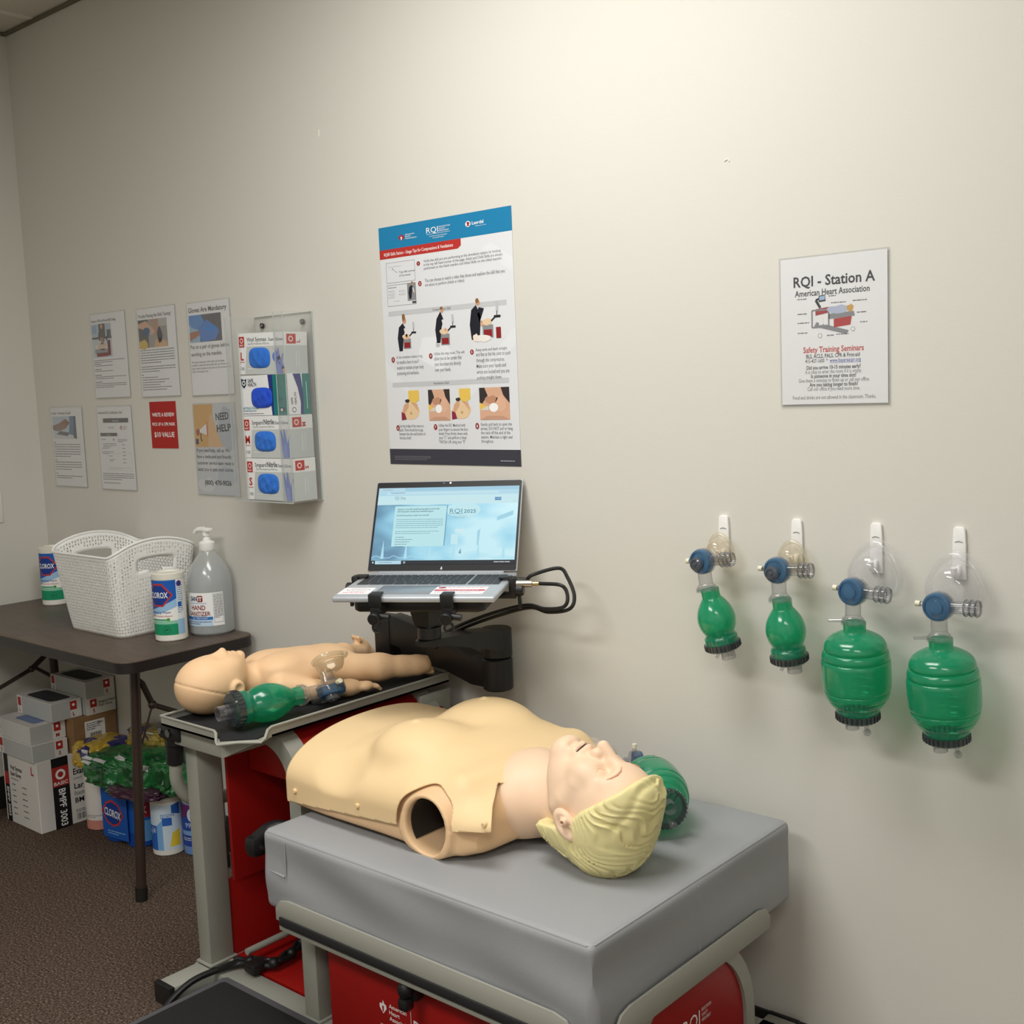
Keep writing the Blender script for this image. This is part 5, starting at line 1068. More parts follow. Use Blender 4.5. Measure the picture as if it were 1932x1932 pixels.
def hero():
    m = bpy.data.materials.new('screen_picture'); m.use_nodes = True; nt = m.node_tree; bs = nt.nodes['Principled BSDF']
    tc = nt.nodes.new('ShaderNodeTexCoord'); mp = nt.nodes.new('ShaderNodeMapping'); mp.inputs['Rotation'].default_value = (0, math.radians(50), 0); mp.inputs['Scale'].default_value = (7, 1, 15)
    n = nt.nodes.new('ShaderNodeTexNoise'); n.inputs['Scale'].default_value = 1.4; n.inputs['Detail'].default_value = 1.5
    sx = nt.nodes.new('ShaderNodeSeparateXYZ'); mr = nt.nodes.new('ShaderNodeMapRange'); mr.inputs['From Min'].default_value = -.17; mr.inputs['From Max'].default_value = .02
    mr.inputs['To Min'].default_value = -.34; mr.inputs['To Max'].default_value = .1
    ad = nt.nodes.new('ShaderNodeMath'); ad.operation = 'ADD'
    r = nt.nodes.new('ShaderNodeValToRGB'); e = r.color_ramp.elements; e[0].position = .12; e[0].color = (*hexc('4f86a8'), 1); e[1].position = .68; e[1].color = (*hexc('c4f0fb'), 1); k = e.new(.34); k.color = (*hexc('7dbfdc'), 1); k = e.new(.5); k.color = (*hexc('9bdcf2'), 1)
    L = nt.links; L.new(tc.outputs['Object'], mp.inputs['Vector']); L.new(mp.outputs[0], n.inputs['Vector']); L.new(tc.outputs['Object'], sx.inputs[0]); L.new(sx.outputs['X'], mr.inputs['Value'])
    L.new(n.outputs['Fac'], ad.inputs[0]); L.new(mr.outputs[0], ad.inputs[1]); L.new(ad.outputs[0], r.inputs['Fac']); L.new(r.outputs['Color'], bs.inputs['Emission Color']); bs.inputs['Emission Strength'].default_value = .85; bs.inputs['Base Color'].default_value = (.02, .02, .02, 1); bs.inputs['Roughness'].default_value = .3
    return m
g = lambda h, s=.85: glow(h, s)
R(0, 0, 1, .045, g('a5d3ea'), 1); R(0, 0, .19, .045, g('bfe2f3'), 2); R(0, .045, 1, .105, g('b6e2f4'), 1); R(.06, .058, .86, .092, g('c6ebf7'), 2); R(0, .105, 1, .225, g('cdf1f8'), 1); P.greek(.09*SW, .26*SW, .927*SH, .005, 1, .0016, g('6f93a8'), 3); P.greek(.03*SW, .15*SW, .972*SH, .005, 1, .0013, g('6f93a8'), 3)
P.text('RQI 1Stop', .125*SW, .845*SH, .011, g('6a97a8'), 3, 'L', 0, width=.026); R(.835, .145, .88, .185, g('2d7fb8'), 2); P.text('LOGIN', .8575*SW, .828*SH, .005, g('d0f0ff'), 3, 'C')
R(0, .225, 1, .95, hero(), 1)
for f in (.075, .24, .41, .575, .745, .92): P.poly([((f-.012)*SW, .075*SH), (f*SW, .32*SH), ((f+.012)*SW, .075*SH)], g('b5eafa'), 2)
P.path([(k/90*SW, (.085+.025*max(0, math.sin(k*.55)))*SH) for k in range(91)], .0014, g('b9eefc'), 3)
R(.138, .24, .508, .765, g('5f9fbf'), 2); R(.132, .245, .502, .77, g('c2f0f6'), 3)
for k, (s_, w_) in enumerate((('Welcome to the RQI 1Stop\u00ae learning platform and the RQI', .3), ('2025 Resuscitation Quality Improvement\u00ae program.', .26))): P.text(s_, .15*SW, (.705-k*.03)*SH, .0058, g('33515f'), 4, 'L', .012, width=w_*SW)
P.text('RQI 2025 Resuscitation Quality Improvement\u00ae', .15*SW, .625*SH, .0052, g('33515f'), 4, 'L', .01, width=.23*SW)
P.greek(.15*SW, .485*SW, .575*SH, .0051, 5, .0013, g('6f9dac'), 4, .9); P.greek(.15*SW, .46*SW, .42*SH, .0051, 2, .0013, g('6f9dac'), 4, .8)
for k in range(5): P.greek(.155*SW, (.22+.02*((k*7) % 4))*SW, (.345-k*.03)*SH, .005, 1, .0013, g('557f8e'), 4, 1)
P.disc(.62*SW, .8*SH-.02, .042, g('c9f2fa'), 2, ry=.019); P.text('RQI', .525*SW, .655*SH, .016, g('4f8fa6'), 3, 'L', 0, width=.03); P.text('2025', .625*SW, .655*SH, .0125, g('3f7f98'), 3, 'L', .01, width=.029); R(.525, .352, .625, .357, g('4f8fa6'), 3); P.text('An American Heart Association', .6*SW, .61*SH, .004, g('5f9fb2'), 3, 'C', width=.035); P.text('and Laerdal Program', .6*SW, .59*SH, .004, g('5f9fb2'), 3, 'C', width=.024)
R(.575, .55, .64, .6, g('d6f6fd'), 2); R(.55, .62, .60, .75, g('cdf4fc'), 2); P.poly([(.61*SW, .14*SH), (.625*SW, .2*SH), (.63*SW, .13*SH)], g('6aa9c4'), 2); P.poly([(.86*SW, .6*SH), (.97*SW, .68*SH), (.97*SW, .62*SH), (.86*SW, .55*SH)], g('a5dcef'), 2); P.poly([(.73*SW, .42*SH), (.75*SW, .45*SH), (.745*SW, .22*SH), (.733*SW, .25*SH)], g('a5dcef'), 2)
R(0, .95, 1, 1, g('14212f', .5), 4); R(.03, .953, .215, .997, g('bfe3f2'), 5); P.greek(.055*SW, .15*SW, .022*SH, .004, 1, .0014, g('6f93a8'), 6, 1); R(.01, .965, .02, .985, g('d5ecf5'), 5); R(.23, .962, .245, .988, g('9db2bd'), 5); P.greek(.86*SW, .97*SW, .02*SH, .004, 1, .002, g('cfdbe2'), 5, 1)
lb(b, 'display', ST, scr)
# --- stand: tray with clamps on a two-piece swing arm
arm = thing('laptop_stand', 'black swing-arm stand with clamp tray holding the laptop over the cart', 'laptop stand', (-1.405, -.07, .74))
LT = Matrix.Translation(lap.location) @ Matrix.Rotation(LY, 4, 'Z') @ BT
def wb(mb, name, par, T=None):
    if T is not None: mb.bm.transform(T)
    return mb.build(name, par)
b = MB(); b.prism([(-.135, -.196), (.135, -.196), (.148, -.18), (.148, -.04), (-.148, -.04), (-.148, -.18)], -.043, -.0165, BLKP, bev=.006); tray = wb(b, 'clamp_tray', arm, LT)
for x in (-.08, .078):
    b = MB(); b.box((x-.014, -LD-.012, -.022), (x+.014, -LD-.0015, .008), BLKP, .003); b.box((x-.013, -LD-.008, .0025), (x+.013, -LD+.018, .008), BLKP, .002); b.box((x-.012, -LD-.010, -.042), (x+.012, -.19, -.0165), BLKP, .003)
    b.cyl((x, -LD-.012, -.042), (x, -LD-.026, -.044), .0135, BLKP, n=18, bev=.002); b.cyl((x, -LD-.006, -.040), (x+.03, -LD-.008, -.043), .007, BLKP, n=14)
    b.tube([(x+.003+.0095*math.cos(a), -LD-.012, -.064+.011*math.sin(a)) for a in [k*PI/8 for k in range(16)]], .003, BLKP, 8, closed=True); wb(b, 'clamp', arm, LT)
for sgn, y in ((-1, -.055), (1, -.075)):
    b = MB(); x = sgn*(LW/2+.006); b.box((min(sgn*.14, x), y-.012, -.04), (max(sgn*.14, x), y+.012, -.028), BLKP, .003); b.box((x-.008, y-.012, -.04), (x+.008, y+.012, .007), BLKP, .003); b.box((min(x-sgn*.03, x), y-.01, .0025), (max(x-sgn*.03, x), y+.01, .009), BLKP, .003)
    b.cyl((x+sgn*.006, y, -.022), (x+sgn*.024, y, -.022), .013, BLKP, n=16, bev=.002); b.box((x-.004+sgn*.014, y-.006, -.065), (x+.004+sgn*.014, y+.006, -.022), BLKP, .003); wb(b, 'side_clamp', arm, LT)
b = MB(); C0 = LT @ Vector((0, -.115, -.045)); b.lathe([(0, -.052), (.027, -.052), (.032, -.045), (.045, .002), (0, .002)], BLKP, Matrix.Translation(C0) @ Matrix.Rotation(PI/4, 4, 'Z'), 4); b.cyl(C0+Vector((0, 0, -.075)), C0+Vector((0, 0, -.05)), .026, BLKP); b.build('tilt_head', arm)
DA = Vector((-.062, .058, -.016)); q_ = lambda x, y, z: (x+DA.x, y+DA.y, z+DA.z)
b = MB(); b.box(q_(-1.372, -.155, .778), q_(-1.315, -.108, .888), BLKP, .006); b.cyl(q_(-1.343, -.128, .7565), q_(-1.343, -.128, .780), .026, BLKP, .024, bev=.003); b.build('mount_post', arm)
b = MB(); b.prism([(x+DA.x, z+DA.z) for x, z in [(-1.318, .8925), (-1.29, .889), (-1.2129, .874), (-1.1257, .842), (-1.0325, .82), (-.96, .82), (-.945, .80), (-.945, .757), (-.9783, .7497), (-1.0365, .7502), (-1.1298, .7745), (-1.2194, .7811), (-1.2657, .7817), (-1.2825, .8104), (-1.318, .815)]], -.152+DA.y, -.108+DA.y, BLKP, 1, .004); b.cyl(q_(-.968, -.13, .746), q_(-.968, -.13, .822), .036, BLKP, bev=.003); b.build('lower_arm', arm)
b = MB(); b.cyl(q_(-.968, -.13, .8245), q_(-.968, -.13, .8938), .0365, BLKP, bev=.003)
e0_, e1_ = Vector((-.968+DA.x, -.13+DA.y, 0)), Vector((-1.03, -.298, 0)); d_ = (e1_-e0_).normalized(); n_ = Vector((-d_.y, d_.x, 0)); prf = ((0, .034, .823, .875), (.5, .031, .855, .889), (.85, .029, .876, .895), (1.0, .027, .879, .895), (1.12, .012, .882, .893)); vs = []
for t_, w_, z0_, z1_ in prf:
    c_ = e0_+(e1_-e0_)*t_; vs += [c_+n_*w_+Vector((0, 0, z0_)), c_-n_*w_+Vector((0, 0, z0_)), c_-n_*w_+Vector((0, 0, z1_)), c_+n_*w_+Vector((0, 0, z1_))]
b.raw(vs, [(4*k+q, 4*k+(q+1) % 4, 4*k+4+(q+1) % 4, 4*k+4+q) for k in range(4) for q in range(4)]+[(16, 17, 18, 19), (3, 2, 1, 0)], BLKP); bmesh.ops.recalc_face_normals(b.bm, faces=b.bm.faces); b.build('upper_arm', arm)
# cables
CHR = mat('connector_chrome', 'b9b6ae', .25, 1)
def loc(x, y, z): return LT @ Vector((x, y, z))
t = thing('connector_cable', 'black cable with chrome connector plugged into the laptop side', 'cable', loc(LW/2+.02, -.06, -.008))
b = MB(); p0 = loc(LW/2+.0005, -.075, -.008); dx = (loc(1, 0, 0)-loc(0, 0, 0)); b.cyl(p0, p0+dx*.012, .005, CHR, n=14); b.cyl(p0+dx*.0121, p0+dx*.05, .0078, CHR, n=18, bev=.001); b.cyl(p0+dx*.0501, p0+dx*.064, .0048, mat('connector_brass', 'c2b183', .3, 1), n=14); b.build('plug', t)
e0 = p0+dx*.064
b = MB(); b.tube(smooth_path([e0, (-.80, -.105, 1.003), (-.768, -.125, .985), (-.772, -.135, .963), (-.82, -.14, .955), (-.875, -.135, .957), (-.95, -.15, .938), (-1.04, -.165, .905), (-1.11, -.162, .872), (-1.15, -.158, .84)], 8), .0042, CAB, 10); b.build('cord', t)
t = thing('usb_cable', 'black cable looping out from the hinge end of the laptop', 'cable', loc(LW/2+.02, -.04, -.008))
b = MB(); p0 = loc(LW/2+.0005, -.04, -.008); b.box((0, 0, 0), (0, 0, 0), CAB) if False else None
b.cyl(p0, p0+dx*.03, .0065, CAB, .0055, n=14, bev=.001); b.build('plug', t)
b = MB(); b.tube(smooth_path([p0+dx*.03, p0+dx*.045+Vector((0, 0, .012)), (-.83, -.075, 1.035), (-.79, -.095, 1.02), (-.757, -.115, .985), (-.762, -.128, .958), (-.82, -.13, .946), (-.875, -.125, .95), (-.95, -.14, .929), (-1.04, -.157, .896), (-1.11, -.157, .863), (-1.15, -.156, .831)], 8), .0042, CAB, 10); b.build('cord', t)
# ================================================================ adult manikin
SKN = mat('manikin_vest_skin', 'e8cb9c', .5, spec=.35); SKB = mat('manikin_torso_skin', 'e3bf95', .48, spec=.35); SKH = mat('manikin_face_skin', 'ecccae', .45, spec=.4); HAIR = mat('manikin_hair', 'e3d89e', .5, spec=.3)
DK = mat('dark_slit', '4a2a22', .7)
ZM = .57; YC = -.37
adult = thing('adult_manikin', 'adult training manikin torso with blond moulded hair lying on the grey mattress', 'manikin', (-.78, YC, ZM))
XS = np.array([-1.19, -1.15, -1.05, -.95, -.88, -.80, -.74, -.70, -.67, -.645, -.62, -.60, -.58])
WS = np.array([.222, .226, .229, .230, .231, .234, .236, .232, .222, .20, .12, .07, .03])
TS = np.array([.152, .153, .150, .162, .176, .174, .162, .148, .134, .124, .106, .09, .07])
BS = np.array([.002, .001, .0, .0, .0, .0, .0, .001, .004, .010, .022, .035, .045])
def torso_core(p, skirt=False):
    x, y, z = p[..., 0], p[..., 1]-YC, p[..., 2]-ZM
    w = np.interp(x, XS, WS); zt = np.interp(x, XS, TS); zb = np.interp(x, XS, BS)
    if skirt: w = np.interp(x, [-1.19, -1.05, -.88, -.74, -.66, -.60, -.57], [.224, .230, .232, .237, .226, .203, .18]); zt = np.interp(x, [-1.15, -1.05, -.95, -.80, -.74, -.68, -.64, -.58], [.153, .150, .162, .174, .162, .142, .130, .118])
    zc = zb+(zt-zb)*.42; hu = zt-zc; hl = zc-zb
    if skirt: z = np.maximum(z, zc); p = np.stack([x, p[..., 1], np.maximum(p[..., 2], ZM+zc)], -1)
    up = z > zc; h = np.where(up, hu, hl); n = np.where(up, 2.2, 8.0); w = w*np.where(up | skirt, 1, 1+.025*np.clip((zc-z)/.03, 0, 1))
    q = (np.abs(y/w)**n+np.abs((z-zc)/h)**n)**(1/n)
    d = (q-1)*(.1 if skirt else np.minimum(w, h))*.95
    for s_ in (-1, 1):
        d = smin(d, s_ell(p, (-.885, YC+s_*.098, ZM+.152), (.088, .086, .045)), .035)      # chest muscles
        d = smin(d, s_cap(p, (-.675, YC+s_*.03, ZM+.122), (-.70, YC+s_*.17, ZM+.122), .012), .045)  # collar bones
        d = smin(d, s_sph(p, (-.895, YC+s_*.102, ZM+.1965), .0042), .006)
        d = smax(d, -s_ell(p, (-1.0, YC+s_*.25, ZM+.150), (.055, .06, .05)), .05)            # flank hollow under the chest
    d = smax(d, -s_ell(p, (-1.03, YC, ZM+.232), (.05, .16, .070)), .04)
    return d
HX, HZ = -.742, ZM+.056
def arm_ring(p, s_, r0, r1): 
    q = np.stack([p[..., 0]-HX, p[..., 2]-HZ], -1); r = np.linalg.norm(q*np.array([1, .95]), axis=-1); yy = (p[..., 1]-YC)*s_
    return np.maximum(np.maximum(r-r1, r0-r), np.maximum(.17-yy, yy-.2325))
def f_torso(p):
    d = torso_core(p); d = smax(d, -(p[..., 0]+1.152), .008)
    for s_ in (-1, 1):
        d = smin(d, arm_ring(p, s_, -1, .056), .02)
        yy = (p[..., 1]-YC)*s_; r = np.linalg.norm(np.stack([p[..., 0]-HX, (p[..., 2]-HZ)*.95], -1), axis=-1)
        d = smax(d, -np.maximum(r-.0515, .01-yy), .004)
    return d
sculpt_obj('torso', f_torso, (-1.17, YC-.25, ZM-.006), (-.53, YC+.25, ZM+.215), .0042, SKB, adult)
def f_vest(p):
    d = torso_core(p, True)-.0055; d = np.maximum(d, ZM-.02-p[..., 2]); return np.maximum(d, np.maximum(-1.19-p[..., 0], p[..., 0]+.56))
def g_vest(p):
    x, y, z = p[..., 0], p[..., 1]-YC, p[..., 2]-ZM; ay = np.abs(y)
    hem = np.interp(x, [-1.16, -.8, -.67, -.56], [.020, .050, .066, .074])
    g = np.maximum(hem-z, -(x+1.160))
    fl = np.interp(ay, [0, .08, .13, .18, .22, .24], [-.605, -.615, -.652, -.622, -.592, -.582]); g = np.maximum(g, x-fl)
    r = np.sqrt((x-HX)**2+((z+ZM-HZ)*.95)**2)+.0010*np.sin(np.arctan2(z+ZM-HZ, x-HX)*7)
    notch = np.where(z+ZM > HZ, r-.0715, np.abs(x-HX)-.0715+.003*np.sin(z*60)); notch = np.maximum(notch, .13-ay)
    return np.maximum(g, -notch)
P_, Q_ = sculpt(f_vest, (-1.185, YC-.26, ZM+.0), (-.562, YC+.26, ZM+.225), .0038)
vs_, fs_ = clip_sheet(P_, Q_, g_vest); me_ = bpy.data.meshes.new('chest_skin'); me_.from_pydata(vs_, [], fs_); me_.materials.append(SKN)
me_.polygons.foreach_set('use_smooth', [True]*len(me_.polygons)); cs_ = link('chest_skin', me_, adult, 1.2); cs_['label'] = 'paler removable chest skin with studs'
md = cs_.modifiers.new('sheet_thickness', 'SOLIDIFY'); md.thickness = .003; md.offset = -1
for x, z in ((-1.128, .049), (-.925, .062), (-.612, .084)):
    y0, y1 = YC, YC-.3
    for _ in range(26):
        ym = (y0+y1)/2
        if f_vest(np.array([x, ym, ZM+z])).item() < 0: y0 = ym
        else: y1 = ym
    b = MB(); b.cyl((x, y0+.01, ZM+z), (x, y0-.0055, ZM+z), .0058, SKN, .0052, n=14, bev=.001); b.build('stud', adult)
SOC = mat('painted_socket_shade', '2e2620', .8)  # dark sleeve paints the arm hole's shade, left open at the lit bottom
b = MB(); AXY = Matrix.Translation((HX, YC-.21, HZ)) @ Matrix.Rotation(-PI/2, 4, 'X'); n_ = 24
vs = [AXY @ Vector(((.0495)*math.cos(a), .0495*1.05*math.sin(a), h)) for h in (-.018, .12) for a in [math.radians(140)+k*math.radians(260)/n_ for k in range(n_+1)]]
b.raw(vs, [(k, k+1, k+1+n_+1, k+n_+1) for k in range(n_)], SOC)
b.lathe([(0, .12), (.0515, .12)], SOC, AXY, 32, cap=False); b.build('socket_shade_sleeve', adult)
# head and neck in the head's own frame: a towards the crown, f out of the face, l to the side
TH = math.radians(-18); RT = math.radians(4)
AX_ = np.array([math.cos(TH), 0, math.sin(TH)]); FX = np.array([-math.sin(TH), 0, math.cos(TH)]); LX = np.array([0, -1., 0])
FX2 = FX*math.cos(RT)+LX*math.sin(RT)*-1; LX2 = LX*math.cos(RT)+FX*math.sin(RT)
HM = np.stack([AX_, FX2, LX2]); CHIN = np.array([-.520, -.445, ZM+.213]); HC = CHIN-np.array([-.098, .080, 0]) @ HM
def hl(p): return (p-HC) @ HM.T
def hw(a, f, l): return Vector((HC+np.array([a, f, l]) @ HM).tolist())
def skull(q):
    d = s_ell(q, (.026, -.006, 0), (.082, .1, .0775))
    d = smin(d, s_ell(q, (.040, .040, 0), (.056, .060, .062)), .03)
    return d
def f_head(p):
    q = hl(p); a, f, l = q[..., 0], q[..., 1], q[..., 2]; ql = np.stack([a, f, np.abs(l)], -1)
    d = skull(q)
    d = smin(d, s_ell(q, (-.028, .030, 0), (.085, .062, .062)), .03)
    d = smin(d, s_cap(ql, (-.052, -.008, .046), (-.098, .062, .014), .022, .022), .025)
    d = smin(d, s_ell(q, (-.098, .074, 0), (.022, .022, .026)), .02)
    d = smin(d, s_cap(ql, (.026, .086, .012), (.024, .073, .044), .009, .007), .018)        # brow
    d = smax(d, -s_ell(ql, (.004, .094, .033), (.014, .016, .019)), .014)                    # eye sockets
    d = smin(d, s_ell(ql, (.003, .073, .032), (.0115, .0125, .0165)), .006)                  # closed lids
    d = smin(d, s_ell(ql, (-.028, .068, .038), (.026, .02, .022)), .02)                      # cheeks
    d = smin(d, s_cap(q, (.020, .091, 0), (-.028, .112, 0), .0080, .0118), .010)             # nose
    d = smin(d, s_ell(ql, (-.031, .098, .0125), (.0115, .0105, .0085)), .006)
    d = smax(d, -s_ell(ql, (-.041, .098, .006), (.003, .006, .0035)), .003)
    d = smin(d, s_ell(q, (-.063, .083, 0), (.022, .016, .028)), .012)
    d = smin(d, s_cap(ql, (-.0565, .0965, 0), (-.059, .087, .021), .0062, .004), .005)       # lips
    d = smin(d, s_cap(ql, (-.0725, .0945, 0), (-.070, .086, .019), .0068, .004), .005)
    d = smax(d, -s_cap(ql, (-.0645, .105, 0), (-.0645, .090, .024), .0046, .0026), .003)     # parted mouth
    d = smax(d, -s_cap(ql, (-.083, .1, 0), (-.083, .093, .016), .004), .008)
    d = smin(d, s_cap(ql, (-.036, .014, .059), (-.03, .045, .056), .012, .008), .02)
    # neck down to the collar ring
    nk = s_cap(p, (-.50, -.438, ZM+.085), (-.655, -.395, ZM+.082), .056, .064)
    nk = smin(nk, s_cap(p, (-.585, -.415, ZM+.12), (-.66, -.385, ZM+.105), .034, .044), .03)
    d = smin(d, nk, .028)
    fl = s_ell(p, (-.650, -.400, ZM+.076), (.082, .112, .088)); d = smin(d, fl, .025)
    d = smax(d, -(p[..., 0]+.725), .01)
    d = np.maximum(d, ZM+.018-p[..., 2])
    return d
h_ = sculpt_obj('head', f_head, (-.74, -.56, ZM-.004), (-.30, -.27, ZM+.25), .0028, SKH, adult); h_['label'] = 'pinkish face and neck with closed eyes'
def f_hair(p):
    q = hl(p); a, f, l = q[..., 0], q[..., 1], q[..., 2]; al = np.abs(l)
    d = skull(q)
    d = smin(d, s_ell(q, (-.050, -.050, 0), (.058, .042, .062)), .03)                      # nape
    d = smin(d, s_ell(q, (.050, .066, 0), (.040, .030, .054)), .03)                         # quiff over the forehead
    # wavy locks
    wa = .012*np.sin(a*62+l*44+1)+.009*np.sin(f*71-a*47)+.005*np.sin(l*130+a*90+f*40)
    u = a*.50+f*.86+.25*al+wa; ph = 2*np.pi*u/.0155; amp = .6+.4*np.sin(a*45+f*60+l*50)
    ridge = (.0021*np.sin(ph)+.0010*np.sin(ph*1.7+2.2*np.sin(a*80+l*50+f*30)))*amp
    part = .003*np.exp(-((a-.078-f*.12+.004*np.sin(f*80))/.006)**2)*np.clip((f+.03)/.06, 0, 1)
    d = d-.0085-ridge+part
    # hairline: forehead corner - temple - in front of the ear - round the ear - nape
    line = np.interp(f, [-.12, -.075, -.058, -.035, -.022, -.008, .02, .05, .085, .13], [-.100, -.097, -.085, -.030, -.014, -.008, .008, .034, .062, .080])
    side = line - a
    d = smax(d, side, .010)
    d = np.maximum(d, -(d+.03)) if False else d
    return d
sculpt_obj('hair', f_hair, (-.63, -.56, ZM-.02), (-.29, -.31, ZM+.24), .0026, HAIR, adult)
for s_ in (1, -1):
    def f_ear(p, s_=s_):
        q = hl(p); q = np.stack([q[..., 0]+.012, q[..., 1]+.018, q[..., 2]*s_-.077], -1)
        c, s2 = math.cos(.5), math.sin(.5); q = np.stack([q[..., 0]*c-q[..., 1]*s2, q[..., 0]*s2+q[..., 1]*c, q[..., 2]], -1)
        d = s_ell(q, (0, 0, 0), (.033, .021, .012))
        d = smax(d, -s_ell(q, (.002, .002, .012), (.023, .013, .009)), .005)
        d = smin(d, s_cap(q, (-.012, .004, .004), (.010, -.004, .004), .0045, .003), .004)
        d = smin(d, s_cap(q, (-.004, .007, 0), (-.004, .007, .011), .0075), .003)
        return smax(d, -s_cap(q, (-.004, .007, 0), (-.004, .007, .03), .0035), .002)
    c = hw(-.012, -.018, .077*s_)
    sculpt_obj('ear', f_ear, (c.x-.045, c.y-.03, c.z-.045), (c.x+.045, c.y+.03, c.z+.045), .0018, SKH, adult)
BRW = mat('brow_paint', 'd6a083', .6)
def on_head(a, l, f0=.13):
    lo, hi = .0, f0
    for _ in range(30):
        m = (lo+hi)/2; v = f_head(np.array([hw(a, m, l)])).item()
        if v < 0: lo = m
        else: hi = m
    return hw(a, lo, l)
for s_ in (1, -1):
    b = MB(); b.tube([on_head(a, s_*l)-Vector((FX*.0004).tolist()) for a, l in ((.027, .014), (.033, .024), (.034, .034), (.030, .044), (.025, .050))], [.0012, .0022, .0024, .0020, .0010], BRW, 8); o = b.build('eyebrow', adult); o['label'] = 'thin painted tan eyebrow'
    b = MB(); b.tube([on_head(a, s_*l)-Vector((FX*.0003).tolist()) for a, l in ((.001, .021), (-.0045, .028), (-.006, .034), (-.003, .043))], .0007, BRW, 6); b.build('eyelid_line', adult)
b = MB(); b.tube([hw(-.0645, .0955-.36*abs(l), l) for l in (-.026, -.018, -.009, 0, .009, .018, .026)], [.0012, .0030, .0040, .0044, .0040, .0030, .0012], DK, 8); b.build('mouth_slit', adult)
# green bag mask lying behind the head
ZT = Vector((-.755, .65, .06)).normalized(); YT = Vector((-.65, -.76, 0)); YT = (YT-ZT*YT.dot(ZT)).normalized(); XT = YT.cross(ZT)
make_bvm('bag_valve_mask', 'large green bag mask lying on the mattress behind the manikin head', (-.60, -.125, ZM+.074), Matrix((XT, YT, ZT)).transposed().to_euler(), 'L', None, hang=0.0)
